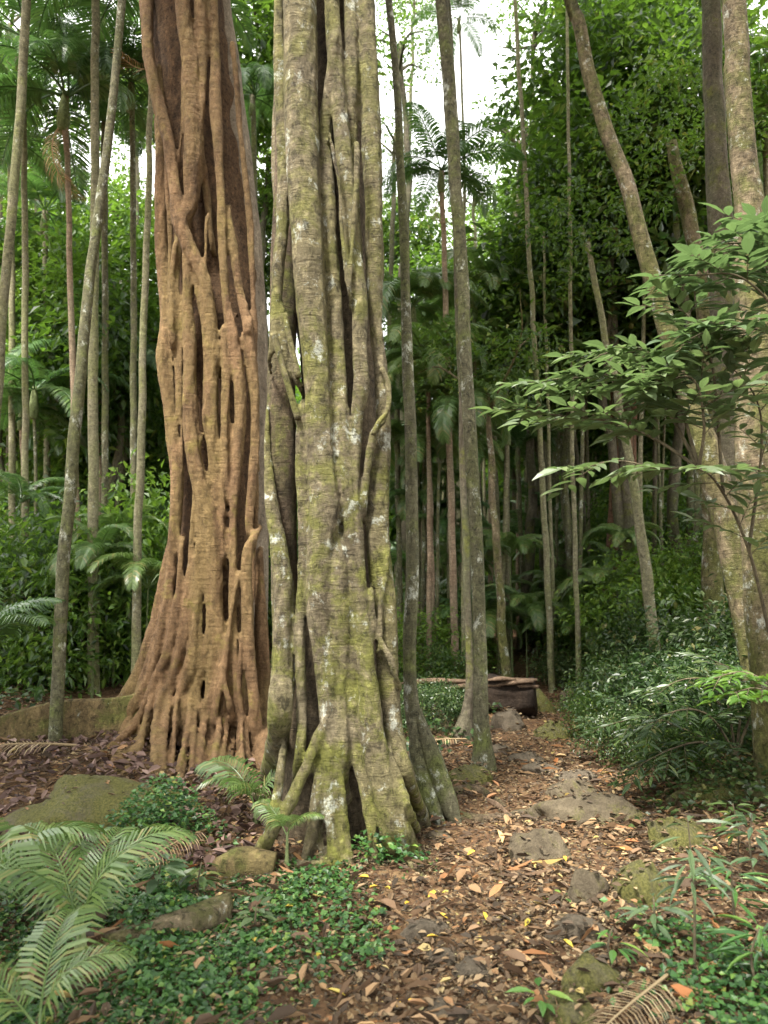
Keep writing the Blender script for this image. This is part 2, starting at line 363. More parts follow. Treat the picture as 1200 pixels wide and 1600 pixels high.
SPARSE = crown_mesh('crown', 2.4, 1.8, 60, 26, .2, M['leafA'], 21, .3)
CROWN = [crown_mesh('crown', 2.6, 2.0, 190, 30, .30, M['leafA'], 1, .38),
         crown_mesh('crown', 2.2, 2.6, 190, 30, .28, M['leafA'], 2, .36),
         crown_mesh('crown', 2.8, 1.8, 190, 30, .29, M['leafD'], 3, .38),
         crown_mesh('crown', 2.4, 2.2, 180, 30, .26, M['leafB'], 4, .36)]
SHRUB = [crown_mesh('foliage', .95, .7, 120, 40, .082, M['leafD'], 11, .2),
         crown_mesh('foliage', .9, .8, 120, 40, .085, M['leafA'], 12, .2),
         crown_mesh('foliage', 1.0, .6, 110, 38, .095, M['leafD'], 13, .22),
         crown_mesh('foliage', .9, .75, 110, 38, .08, M['leafB'], 14, .2)]

def frond_arrays(L, nl, leaflen, leafw, droop, seed, rise=.5, arch=1.0, vee=.25):
    """pinnate palm leaf along +X, attached at the origin"""
    r = np.random.default_rng(seed); t = np.linspace(0, 1, 22)
    ang = rise - droop*t**1.3*arch
    dx = np.cos(ang); dz = np.sin(ang)
    px = np.concatenate([[0], np.cumsum((dx[1:]+dx[:-1])/2)])*L/21; pz = np.concatenate([[0], np.cumsum((dz[1:]+dz[:-1])/2)])*L/21
    pts = np.stack([px, .03*L*np.sin(t*3+seed), pz], 1)
    A = Acc(); V, Q = tube(pts, np.linspace(.016, .004, 22)*L/1.6, sides=5, cap=False, smooth_in=False); A.add(V, Q)
    for side in (-1, 1):
        tt = np.linspace(.16, .99, nl) + r.uniform(-.004, .004, nl)
        base = np.stack([np.interp(tt, t, pts[:, k]) for k in range(3)], 1)
        tn = np.stack([np.interp(tt, t, np.gradient(pts[:, k])) for k in range(3)], 1); tn /= np.linalg.norm(tn, axis=1)[:, None]
        out = np.array([0, side, 0.]); upv = np.cross(tn, out)*(-side)
        upv *= np.sign(upv[:, 2:3]+1e-9)
        ll = leaflen*np.sin(np.pi*np.clip(tt*.86+.12, 0, 1))**.6*r.uniform(.9, 1.08, nl)
        fw = .35+.75*tt
        d0 = out[None]*1.0 + tn*fw[:, None] + upv*(vee+r.uniform(-.1, .1, nl))[:, None]; d0 /= np.linalg.norm(d0, axis=1)[:, None]
        p0 = base; p1 = base + d0*ll[:, None]*.35 + np.array([0, 0, .02])*ll[:, None]
        d1 = d0 + np.array([0, 0, -.45]); d1 /= np.linalg.norm(d1, axis=1)[:, None]; p2 = p1 + d1*ll[:, None]*.35
        d2 = d1 + np.array([0, 0, -.8]); d2 /= np.linalg.norm(d2, axis=1)[:, None]; p3 = p2 + d2*ll[:, None]*.3
        wv = tn*leafw
        V = np.stack([p0-wv*.25, p0+wv*.25, p1-wv*.5, p1+wv*.5, p2-wv*.42, p2+wv*.42, p3], 1).reshape(-1, 3)
        b = (np.arange(nl)*7)[:, None]
        A.add(V, np.concatenate([b+np.array([[0, 1, 3, 2]]), b+np.array([[2, 3, 5, 4]])]), b+np.array([[4, 5, 6]]))
    return A.out()
def frond_mesh(name, mat, *a, **k):
    V, Fs = frond_arrays(*a, **k); return mkmesh(name, V, Fs, mat, False)
FROND = [frond_mesh('frond', M['frond'], 2.6, 52, .62, .045, d_, i, rise=.9) for i, d_ in enumerate((1.5, 1.9, 2.3, 1.2))]
FRONDP = [frond_mesh('frond', M['frondN'], 2.6, 60, .66, .05, d_, 5+i, rise=.9) for i, d_ in enumerate((1.7, 2.1, 2.5))]  # brighter frond copy, makes up in colour for light the canopy blocks
FRONDS = [frond_mesh('frond', M['frond'], 1.5, 36, .40, .035, d_, 10+i, rise=1.0) for i, d_ in enumerate((1.5, 1.9, 1.2))]
FRONDD = frond_mesh('frond', M['dry'], 2.4, 40, .5, .025, 2.6, 31, rise=-.3)
SHAFT = (lambda a: mkmesh('crownshaft', a[0], [a[1], a[2]], M['shaft']))(tube([(0, 0, -.75), (0, 0, -.5), (0, 0, -.2), (0, 0, .1)], [.10, .125, .09, .05], .1, 12))

# ------------------------------------------------------------------ palms and trunks traced at their own depth
def trunk_path(px, Y, flare=1.0, sink=.15, dy=0.0):
    """px: list of (x,y,width) top to bottom in photo pixels; returns world path down to the ground"""
    pts = [P(a, b, Y + dy*k/max(1, len(px)-1)) for k, (a, b, c) in enumerate(px)]; rad = [c*.5*S(a, b, Y) for a, b, c in px]
    dv = pts[-1]-pts[-2]; q = pts[-1].copy(); hz = float(H(q[0], q[1]))
    if q[2] > hz + .05:
        k = (hz - q[2])/dv[2] if dv[2] < -1e-3 else 0; k = min(k, 3)
        q = q + np.array([dv[0]*k*.6, 0, 0]); q[2] = float(H(q[0], q[1]))
        if pts[-1][2]-q[2] > .5:
            m = q.copy(); m[2] += .35; pts.append(m); rad.append(rad[-1]*1.05)
        pts.append(q); rad.append(rad[-1]*flare)
    else:
        q[2] = hz
    e = q.copy(); e[2] -= sink; pts.append(e); rad.append(rad[-1]*1.15)
    return pts, rad, q
def extend_up(pts, rad, up, top=.75):
    d = pts[0]-pts[1]; d = d/np.linalg.norm(d); k = up/max(d[2], .5)
    return [pts[0]+d*k] + pts, [rad[0]*top] + rad
def add_crown(t, top, n, meshes, sc_, seed, shaft=True, rz0=0, dead=0):
    r = random.Random(seed); b = t.location
    loc = (top[0]-b[0], top[1]-b[1], top[2]-b[2])
    if shaft: linkmesh('crownshaft', SHAFT, t, loc, (0, 0, 0), (sc_, sc_, sc_))
    for i in range(n):
        az = i*2.399 + rz0; tilt = r.uniform(-.25, .8)
        linkmesh('frond', r.choice(meshes), t, loc, (r.uniform(-.2, .2), tilt, az), sc_*r.uniform(.85, 1.1))
    for i in range(dead):
        linkmesh('frond', FRONDD, t, (loc[0], loc[1], loc[2]-.6*sc_), (0, .6, r.uniform(0, 6.28)), sc_*.8)['label'] = 'dead brown frond hanging down'
def palm(label, px, Y, mat, up=0, fr=11, sc_=1.0, seed=0, group=None, name='palm_tree', dead=0, flare=1.25, lump=.05, cat='palm', dy=0, meshes=None):
    pts, rad, q = trunk_path(px, Y, flare, dy=dy)
    if up: pts, rad = extend_up(pts, rad, up)
    t = thing(name, label, cat, q, group=group)
    V, Q, T = tube(pts, rad, .14, 14, lump=lump, wob=.012, seed=seed); part('trunk', V, [Q, T], mat, t)
    if fr: add_crown(t, pts[0], fr, meshes or FROND, sc_, seed, dead=dead)
    return t
def limbs(A, pts, rad, n, spread, r0, seed, frm=.5):
    r = np.random.default_rng(seed); top = np.array(pts[0]); ax = np.array(pts[0])-np.array(pts[1]); ax /= np.linalg.norm(ax)
    for i in range(n):
        a = i*2.4+r.uniform(0, .8); k = r.uniform(0, 1)
        s = top - ax*k*spread*frm
        e = s + np.array([math.cos(a)*spread*r.uniform(.5, .95), math.sin(a)*spread*r.uniform(.5, .95), spread*r.uniform(.25, .8)])
        m = (s+e)/2 + r.normal(size=3)*spread*.08 + [0, 0, spread*.1]
        V, Q = tube([s, m, e], [r0*.7, r0*.45, r0*.15], .25, 7, cap=False, wob=.03, seed=seed+i); A.add(V, Q)
def leafy_tree(label, px, Y, mat, crowns, up=0, seed=0, group=None, limb=5, sides=12, name='tree', sc_=1.0, cat='tree', lump=.12, flare=1.5, spread=2.2):
    """crowns: list of (dx,dy,dz,mesh index,scale) relative to the trunk's top"""
    pts, rad, q = trunk_path(px, Y, flare)
    if up: pts, rad = extend_up(pts, rad, up)
    t = thing(name, label, cat, q, group=group)
    A = Acc(); V, Q, T = tube(pts, rad, .16, sides, lump=lump, wob=.02, seed=seed); A.add(V, Q, T)
    if limb: limbs(A, pts, rad, limb, spread*sc_, rad[0]*.8, seed)
    V, Fs = A.out(); part('trunk', V, Fs, mat, t)
    top = pts[0]
    for k, (dx, dy, dz, mi, s) in enumerate(crowns):
        linkmesh('crown', SPARSE if mi == 9 else CROWN[mi], t, (top[0]-q[0]+dx, top[1]-q[1]+dy, top[2]-q[2]+dz), (0, 0, seed*1.3+k*2.1), s)
    return t

# ---- left-hand palms
palm('pale straight palm trunk leaning in from the left edge', [(41, 0, 13), (30, 200, 14), (12, 400, 14), (2, 520, 14), (-14, 800, 15), (-25, 1080, 16)], 9.5, M['palmL'], 3, 10, 1, 1)
palm('straight upright palm trunk standing right of the leaning mossy one', [(149, 0, 12), (148, 300, 13), (146, 533, 15), (146, 800, 16), (146, 1080, 18)], 10.5, M['palmL'], 2.5, 11, 1, 2)
palm('mossy palm trunk leaning right as it rises in front of the buttress root', [(191, 0, 12), (172, 200, 13), (150, 360, 15), (132, 533, 17), (106, 800, 19), (88, 1080, 20), (85, 1150, 22)], 7.3, M['palmG'], 2.5, 10, .8, 3)
palm('thin brown palm trunk with its crown just under the top left corner', [(101, 150, 10), (106, 300, 8), (111, 450, 9), (116, 700, 10), (124, 900, 12), (131, 1080, 14)], 11.5, M['palmB'], 0, 13, .85, 4, dead=1)
palm('slim grey palm trunk just left of the orange fig', [(236, 130, 9), (230, 350, 10), (224, 533, 11), (217, 800, 13), (212, 1040, 15)], 10.0, M['palmL'], 2.0, 11, 1.0, 5, dead=1)
palm('reddish thin palm with a drooping crown at the left edge', [(34, 640, 8), (36, 700, 8), (38, 800, 8), (37, 900, 9)], 14, M['palmB'], 0, 12, .55, 6)
palm('very thin dark palm stem right of the reddish one', [(54, 610, 4), (55, 700, 5), (55, 850, 5), (57, 1000, 6)], 13, M['palmG'], 0, 9, .7, 7)
palm('short pale palm stem in the left middle distance', [(86, 640, 6), (87, 700, 6), (87, 800, 7)], 19, M['palmL'], 0, 11, .75, 8)
palm('dark narrow palm stem half behind the straight upright palm', [(158, 560, 6), (157, 700, 7), (156, 900, 8)], 15, M['palmB'], 0, 10, .9, 9)
# ---- palms and poles right of the figs
palm('tallest mossy grey palm trunk beside the path, in the middle of the photo', [(690, 0, 20), (706, 200, 21), (717, 350, 20), (727, 533, 20), (742, 800, 20), (750, 1000, 22), (754, 1140, 26), (755, 1195, 40)], 7.1, M['palmG'], 7, 10, 1, 20, lump=.09)
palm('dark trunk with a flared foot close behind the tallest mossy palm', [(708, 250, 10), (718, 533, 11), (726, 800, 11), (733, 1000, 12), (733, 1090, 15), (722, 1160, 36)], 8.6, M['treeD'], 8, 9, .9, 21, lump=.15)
palm('brown slender palm with a full crown against the white sky', [(689, 268, 8), (695, 420, 8), (700, 600, 9), (706, 800, 11), (711, 1050, 12)], 12.5, M['palmB'], 0, 14, .55, 22, dead=1)
palm('thin pale stem with small fronds right of the lone trunk beside the grey fig', [(666, 560, 5), (668, 660, 6), (673, 800, 7), (678, 1060, 8)], 13.5, M['palmB'], 0, 12, .5, 23)
palm('thin grey green stem against the right side of the lone trunk', [(660, 640, 7), (664, 800, 8), (668, 1050, 9)], 14.5, M['palmG'], 0, 11, .5, 24)
palm('stem seen in the slot between the grey fig and the lone trunk', [(620, 640, 8), (622, 800, 8), (626, 1020, 9)], 14.0, M['palmG'], 0, 11, .55, 25)
palm('hair thin palm with a tiny crown high against the white sky', [(717, 30, 4), (722, 160, 4), (725, 300, 5), (724, 500, 6), (722, 760, 6), (720, 1000, 7)], 14, M['palmL'], 0, 8, .4, 26)
palm('smooth olive palm trunk standing alone right of the fallen log', [(839, 600, 8), (847, 740, 9), (855, 900, 10), (864, 1090, 11)], 12.5, M['palmL'], 11, 10, .9, 27)
palm('thin pale palm trunk at the top of the right hand bank', [(893, 560, 6), (895, 740, 7), (900, 900, 8), (905, 1090, 9)], 11.8, M['palmL'], 11, 10, .9, 28)
palm('thin upright trunk between the leaning pale stem and the mossy tree', [(1028, 560, 6), (1024, 700, 7), (1022, 930, 8)], 15, M['treeD'], 10, 10, .9, 29)
far = [(782, 640, 1045, 8, 15, 'palmG'), (797, 690, 1050, 5, 18, 'palmL'), (807, 640, 1050, 5, 20, 'palmB'), (818, 700, 1060, 6, 17, 'palmG'), (831, 660, 1060, 5, 21, 'palmL'), (875, 700, 1050, 5, 22, 'palmG'),
       (884, 650, 1000, 6, 19, 'palmG'), (912, 700, 1000, 5, 20, 'palmB'), (922, 660, 980, 6, 23, 'palmL'), (935, 720, 980, 5, 24, 'palmG'), (765, 660, 1040, 7, 17, 'palmB'), (690, 560, 1040, 5, 20, 'palmG'),
       (652, 600, 1040, 6, 21, 'palmG'), (742, 640, 1040, 5, 24, 'palmB'), (775, 560, 1040, 5, 26, 'palmL'), (850, 600, 1040, 4, 27, 'palmG'), (1005, 650, 920, 5, 22, 'palmG'), (1040, 640, 900, 6, 20, 'palmL'),
       (715, 650, 1040, 5, 22, 'palmL'), (808, 560, 1020, 4, 28, 'palmL'), (866, 640, 1000, 4, 26, 'palmL'), (900, 600, 980, 4, 28, 'palmG'), (685, 700, 1040, 5, 17, 'palmG'), (940, 600, 950, 5, 30, 'palmL'), (1078, 700, 900, 7, 18, 'palmG')]
for k, (x, y0, y1, w_, Y, m) in enumerate(far):
    j = ((k*37) % 11)-5
    palm('slender trunk in the crowd of thin palms far back beyond the fallen log', [(x-2+j*2, y0, w_), (x+j*.6, (y0+y1)/2, w_*1.1), (x+2, y1, w_*1.2)], Y, M[m], (k % 3)*1.5*(x > 820), 9 if k % 2 else 0, .5, 40+k, group='thin palms far back beyond the log')
farL = [(20, 560, 8, 17), (70, 420, 6, 22), (110, 620, 6, 21), (190, 480, 7, 18), (205, 600, 6, 24), (175, 690, 6, 20), (5, 700, 7, 20), (245, 560, 6, 20)]
for k, (x, y0, w_, Y) in enumerate(farL):
    palm('slender trunk of a fronded palm far back on the left', [(x, y0, w_), (x+3, y0+200, w_*1.1), (x+4, 1000, w_*1.3)], Y, M[('palmG', 'palmB')[k % 2]], 0, 13, .8, 80+k, group='palms far back on the left')

# lone trunk beside the grey fig with buttressed foot
def lone_trunk():
    pts, rad, q = trunk_path([(608, 0, 11), (622, 200, 12), (632, 400, 15), (638, 600, 18), (643, 800, 20), (642, 1040, 21), (648, 1120, 26), (668, 1210, 34)], 5.9, 1.3)
    pts, rad = extend_up(pts, rad, 3)
    t = thing('tree', 'lone straight mossy trunk with a buttressed foot touching the grey fig', 'tree', q)
    V, Q, T = tube(pts, rad, .1, 14, lump=.08, wob=.01, seed=5); part('trunk', V, [Q, T], M['palmG'], t)
    for path in ([(650, 1110, 9), (676, 1190, 17), (697, 1250, 17), (712, 1284, 10)], [(648, 1120, 9), (655, 1200, 16), (672, 1260, 16), (690, 1290, 8)]):
        g = G(path[-1][0], path[-1][1]); y1 = g[1]; pp = []; rr = []
        for i, (a, b, c) in enumerate(path):
            yy = 5.85 + (y1-5.85)*(i/3)**1.5; pp.append(P(a, b, yy)); rr.append(c*S(a, b, yy))
        e = pp[-1]+(pp[-1]-pp[-2])*.5; e[2] = float(H(e[0], e[1]))-.1; pp.append(e); rr.append(rr[-1]*.6)
        V, Q, T = tube(pp, rr, .05, 14, lump=.12, seed=3); part('buttress_root', V, [Q, T], M['palmG'], t)
    linkmesh('crown', CROWN[1], t, tuple(pts[0]-q+np.array([0, -.5, 3])), (0, 0, 0), .7)
lone_trunk()
for k, (x, y, Y, s, lab) in enumerate([(668, 560, 12.6, .55, 'palm with pale arching fronds just right of the lone trunk, upper one'), (722, 628, 12.2, .5, 'palm with arching fronds behind the tallest mossy palm'), (640, 690, 13.2, .5, 'low palm crown beside the grey fig under the pale arching fronds'),
        (700, 705, 14, .5, 'dark small palm crown between the brown palm and the lone trunk'), (645, 480, 13.5, .6, 'palm crown against the grey fig edge at mid height'), (790, 560, 15, .55, 'palm crown just right of the tallest mossy palm'), (660, 770, 14.5, .45, 'lowest palm crown in the slot right of the lone trunk'), (740, 460, 15, .6, 'palm crown with a bright green upright frond behind the tallest palm')]):
    palm(lab, [(x, y, 6), (x+2, y+150, 7), (x+3, y+300, 8), (x+3, 1030, 9)], Y, M['palmL' if k % 2 else 'palmB'], 0, 13, s*1.15, 200+k, meshes=FRONDP)
for k, (x, y, Y, s, lab) in enumerate([(35, 60, 12, .8, 'palm crown filling the top left corner'), (160, 20, 13, .75, 'palm crown at the top between the two left hand poles'), (15, 215, 13.5, .7, 'palm crown at the left edge below the corner one'), (205, 130, 12, .7, 'palm crown touching the orange fig near the top'), (70, 330, 16, .7, 'pale distant palm crown in the bright gap at left'), (395, 150, 14, .6, 'bright palm crown glimpsed between the two figs'), (1195, 200, 13, .7, 'bright palm crown at the right edge near the top')]):
    palm(lab, [(x, y, 8), (x+3, y+200, 9), (x+4, y+500, 10), (x+5, 1030, 11)], Y, M['palmG' if k % 2 else 'palmL'], 0, 13, s, 220+k)
r = random.Random(77)
for k in range(48):
    x = r.uniform(650, 1090); Y = r.uniform(13, 24); w_ = r.uniform(.07, .14)*F/Y*.8; y0 = r.uniform(520, 680); lean = r.uniform(-14, 14)
    palm('one of many thin straight stems standing in the far thicket', [(x+lean, y0, w_*.8), (x+lean*.5, y0+200, w_*.9), (x, 1000, w_)], Y, M[('palmL', 'palmG', 'palmL', 'palmG')[k % 4]], r.uniform(0, 4)*(x > 830), 7 if k % 6 == 0 else 0, .5, 300+k, group='thin stems in the far thicket', name='slender_tree', cat='tree')

# ---- right-hand trees
leafy_tree('long pale trunk leaning left across the upper right, thick and lichened at its foot', [(883, -30, 19), (900, 30, 20), (937, 160, 22), (979, 300, 24), (1024, 450, 27), (1062, 570, 31), (1116, 745, 42), (1150, 880, 42), (1176, 1010, 40), (1190, 1110, 44)], 6.6, M['treeR'],
           [(-.5, 0, 2.5, 0, .6)], 4.0, 1, limb=4, sides=18, lump=.08)
leafy_tree('thick mossy trunk cut by the right edge of the photo', [(1141, -20, 36), (1150, 120, 38), (1160, 260, 41), (1174, 400, 46), (1180, 600, 58), (1186, 800, 62), (1205, 1000, 66), (1222, 1200, 80)], 5.6, M['treeR'],
           [(1.5, 0, 1.8, 2, .7)], 5.0, 2, limb=4, sides=20, lump=.1)
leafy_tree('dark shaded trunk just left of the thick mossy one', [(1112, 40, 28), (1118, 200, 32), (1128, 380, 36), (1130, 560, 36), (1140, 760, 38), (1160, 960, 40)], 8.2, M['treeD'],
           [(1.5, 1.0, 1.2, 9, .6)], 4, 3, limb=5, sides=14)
leafy_tree('pinkish brown trunk showing between leaves left of the dark shaded trunk', [(1066, 300, 22), (1085, 380, 23), (1100, 470, 24), (1108, 560, 25), (1112, 800, 28)], 10.5, M['treeR'],
           [(-.1, -.5, .1, 9, .5)], .8, 4, limb=0)
leafy_tree('slender pale stem leaning left in front of the dark red fig', [(930, 440, 9), (946, 530, 10), (962, 600, 11), (985, 740, 14), (1004, 860, 16), (1014, 935, 18)], 10.5, M['palmL'],
           [(.1, .3, .5, 9, .5)], .6, 5, limb=0)
leafy_tree('crooked mossy tree leaning among the thin palms', [(770, 760, 10), (775, 860, 12), (783, 960, 14), (790, 1050, 15)], 11.5, M['treeR'], [(0, 0, .5, 9, .55)], 1.5, 6, limb=3)
# dark red strangler fig beyond the bank
def red_fig():
    Y = 15.0; q = G(975, 940); q = P(975, 945, Y); q[2] = float(H(q[0], q[1]))
    t = thing('fig_tree', 'dark reddish fig trunk of fused stems in shade beyond the right bank', 'tree', q)
    for k, (x0, x1, w_, dy) in enumerate([(950, 958, 15, -.1), (968, 966, 20, -.25), (984, 980, 20, 0), (996, 990, 16, .1), (972, 972, 40, .4)]):
        pts, rad, _ = trunk_path([(x1-2, 600, w_*.6), (x1, 740, w_*.8), ((x0+x1)/2, 840, w_), (x0, 925, w_*1.2)], Y+dy, 1.2)
        V, Q, T = tube(pts, rad, .15, 12, lump=.15, wob=.03, seed=k); part('stem', V, [Q, T], M['treeRed'], t)
    linkmesh('crown', CROWN[2], t, (0, .5, 7.0), (0, 0, 1), 1.1)
red_fig()

# ---- background broad-leaved trees : crowns at (px, py, Y, mesh, scale)
bgt = [ # right-hand mass
 (890, 400, 16, 0, .75), (950, 250, 14, 0, .75), (950, 110, 14, 0, .7), (1060, 150, 13, 0, .65), (960, 360, 15, 0, .75), (1040, 360, 15, 0, .8), (880, 470, 15, 3, .65), (880, 220, 18, 0, .6), (930, -10, 17, 1, .7), (1050, 0, 15, 0, .6),
 (960, 500, 16, 0, .75), (830, 520, 18, 0, .8), (1200, 280, 17, 3, .7), (1190, 450, 14, 0, .7), (1100, 520, 15, 0, .7),
 (880, 600, 22, 0, .9), (960, 660, 24, 0, .9), (800, 640, 26, 0, .9), (770, 500, 24, 0, .8), (750, 400, 26, 3, .65), (660, 450, 26, 0, .8), (700, 560, 28, 0, 1.0), (620, 360, 27, 0, .7), (640, 620, 27, 0, .9), (1060, 640, 20, 0, .9), (1000, 800, 28, 3, .7), (1090, 800, 20, 2, .8), (800, 330, 27, 0, .6),
 # left-hand mass
 (30, 430, 18, 0, .9), (110, 520, 17, 0, .8), (200, 430, 16, 3, .75), (180, 560, 15, 0, .7), (60, 640, 20, 0, .9), (150, 700, 19, 3, .8), (20, 560, 16, 3, .7), (210, 700, 18, 0, .8), (110, 380, 26, 3, .8), (30, 300, 28, 3, .8), (190, 330, 26, 3, .7), (20, 800, 22, 0, .9), (110, 820, 22, 2, .9), (200, 860, 20, 2, .9), (250, 600, 22, 0, 1.0), (10, 120, 24, 3, .6), (215, 160, 24, 3, .6), (70, 920, 22, 2, .8), (400, 60, 17, 0, .9), (420, 240, 20, 3, .8), (405, 380, 22, 0, .8), (180, 950, 24, 2, .9),
]
bgt += [(625, 60, 18, 9, .6), (640, -20, 20, 9, .5), (830, 20, 18, 9, .6), (815, 190, 17, 9, .6), (745, 275, 22, 9, .6), (390, 120, 18, 9, .6), (60, 210, 20, 9, .8), (150, 150, 19, 9, .8), (610, 200, 20, 9, .5), (1180, 90, 15, 9, .6), (20, 30, 17, 9, .7)]
for k, (px_, py_, Y, mi, s) in enumerate(bgt):
    jx = ((k*53) % 17 - 8)*1.2
    side = 'left' if px_ < 500 else 'right'
    c = P(px_, py_, Y); gz = float(H(c[0], c[1])); Y2 = Y
    pxt = px_ + jx
    pts = [P(px_, py_ + 6, Y)]; top = pts[0]
    zb = float(H(top[0]+jx*.02, Y)); n = 4
    path = [np.array([top[0]+jx*.02*(i/n)+.15*math.sin(k+i*2), Y, top[2]*(1-i/n)+zb*(i/n)]) for i in range(n+1)]; path[-1][2] -= .2
    wr = .05 + .05*s + .02*(k % 3)
    q = path[-1].copy(); q[2] = zb
    t = thing('tree', 'leafy broad leaved tree in the background mass of foliage on the %s' % side, 'tree', q, group='background leafy trees on the ' + side)
    A = Acc(); V, Q, T = tube(path, list(np.linspace(wr*.6, wr, n+1)), .4, 8, lump=.1, wob=.05, seed=k); A.add(V, Q, T)
    limbs(A, path, None, 6, 1.9*s, wr*.6, k, .8); V, Fs = A.out(); part('trunk', V, Fs, M['treeD' if k % 3 else 'palmG'], t)
    linkmesh('crown', SPARSE if mi == 9 else CROWN[mi], t, tuple(np.array(path[0])-q), (0, 0, k*1.7), (s, s, s*(.85+.1*(k % 4))))

# far backdrop of trees across the hillside
r = random.Random(5)
for row, (Y, n, hh) in enumerate([(34, 15, 3.0), (40, 16, 5.5), (46, 16, 8.0), (52, 16, 11)]):
    for i in range(n):
        px_ = -60 + 1320*(i+.5+r.uniform(-.3, .3))/n
        if 540 < px_ < 830 and row > 1: continue
        base = P(px_, 900, Y+r.uniform(-2, 2)); base[2] = float(H(base[0], base[1]))
        hz = hh*r.uniform(.8, 1.15); s = 1.5
        t = thing('tree', 'distant tree filling the far end of the forest', 'tree', base, group='distant trees at the far end of the forest')
        V, Q, T = tube([(base[0], base[1], base[2]-.3), (base[0]+.2, base[1], base[2]+hz*.5), (base[0], base[1], base[2]+hz)], [.2, .16, .1], .8, 7); part('trunk', V, [Q, T], M['treeD'], t)
        linkmesh('crown', CROWN[r.choice((3, 3, 0, 1))], t, (0, 0, hz), (0, 0, r.uniform(0, 6)), (s*1.25, s*1.25, s))  # mostly bright leaf crowns, so the backdrop looks lit by colour
# unseen forest trees added behind and beside the viewpoint to shade the scene
r = random.Random(12)
for k, (x, y, h_) in enumerate([(-5, -3, 9), (-2, -5, 11), (2.5, -4, 10), (6, -3, 9), (-7, 1, 10), (7.5, 1.5, 10), (-9, -4, 12), (9, -5, 12), (0, -9, 13), (-5, -9, 13), (5.5, -9.5, 13), (-9.5, 5, 12), (10, 5.5, 12)]):
    z = float(H(x, y)); t = thing('tree', 'unseen tall leafy tree added beside or behind the viewpoint for shade', 'tree', (x, y, z), group='unseen shade trees around the viewpoint')
    p_ = [(x, y, z+h_), (x+.2, y, z+h_*.5), (x, y, z-.2)]; A = Acc(); V, Q, T = tube(p_, [.08, .13, .2], .5, 9, lump=.1); A.add(V, Q, T); limbs(A, p_, None, 6, 2.4, .07, k, .6)
    V, Fs = A.out(); part('trunk', V, Fs, M['treeD'], t); linkmesh('crown', CROWN[k % 3], t, (0, 0, h_), (0, 0, k), 1.25)
# ------------------------------------------------------------------ strangler figs
def fig_mesh(tubes, Y0, voxel, extra=(), seed=0, bump=.012, smooth=3, thin=.88):
    A = Acc()
    for k, tb in enumerate(tubes):
        if k == 0: continue
        pts, rad = [], []
        for (a, b, rr, dy) in tb:
            if dy is None:
                g = G(a, b); s_ = S(a, b, g[1]); g = g + np.array([0, 0, rr*s_*.25]); pts.append(g); rad.append(rr*s_)
            else:
                pts.append(P(a, b, Y0+dy)); rad.append(rr*S(a, b, Y0+dy)*(thin if k else 1))
        if tb[0][1] <= 5: pts, rad = extend_up(pts, rad, 2.2, .95)
        if tb[-1][3] is None:
            e = pts[-1]+(pts[-1]-pts[-2])*.35; e[2] = float(H(e[0], e[1]))-rad[-1]*1.2; pts.append(e); rad.append(rad[-1]*.75)
        if tb[0][1] > 5:
            d0 = pts[0]-pts[1]; d0 /= np.linalg.norm(d0)+1e-9; pts = [pts[0]+d0*rad[0]*2.5+[0, .16, 0]]+pts; rad = [rad[0]*.45]+[rad[0]*.8]+rad[1:]
        if tb[-1][3] is not None:
            d0 = pts[-1]-pts[-2]; d0 /= np.linalg.norm(d0)+1e-9; pts = pts+[pts[-1]+d0*rad[-1]*2.5+[0, .16, 0]]; rad = rad[:-1]+[rad[-1]*.8, rad[-1]*.45]
        V, Q, T = tube(pts, rad, .06, 18, lump=.09, wob=.012, seed=k*3+seed); A.add(V, Q, T)
    for V, Q, T in extra: A.add(V, Q, T)
    V, Fs = A.out(); me = mkmesh('tmp', V, Fs, None)
    o = bpy.data.objects.new('tmp', me); C.objects.link(o)
    m = o.modifiers.new('r', 'REMESH'); m.mode = 'VOXEL'; m.voxel_size = voxel
    s = o.modifiers.new('s', 'SMOOTH'); s.factor = .5; s.iterations = smooth
    dg = bpy.context.evaluated_depsgraph_get(); ev = o.evaluated_get(dg); m2 = bpy.data.meshes.new_from_object(ev, depsgraph=dg)
    n = len(m2.vertices); co = np.empty(n*3, np.float32); m2.vertices.foreach_get('co', co); co = co.reshape(-1, 3).astype(float)
    no = np.empty(n*3, np.float32); m2.vertices.foreach_get('normal', no); no = no.reshape(-1, 3)
    npoly = len(m2.polygons); lt = np.empty(len(m2.loops), np.int32); m2.loops.foreach_get('vertex_index', lt)
    quads = lt.reshape(-1, 4) if len(lt) == npoly*4 else None
    dsp = bump*.6*fbm(co[:, 0]*5, co[:, 1]*5, co[:, 2]*1.2, o=2, s=8) + bump*.55*fbm(co[:, 0]*22, co[:, 1]*22, co[:, 2]*2.5, o=3, s=18) + bump*.12*vnoise(co[:, 0]*9, co[:, 1]*9, co[:, 2]*38, s=2) + bump*.3*vnoise(co[:, 0]*40, co[:, 1]*40, co[:, 2]*14, s=4)
    co = co + no*dsp[:, None]
    bpy.data.objects.remove(o)
    print('fig verts', n)
    return co, quads
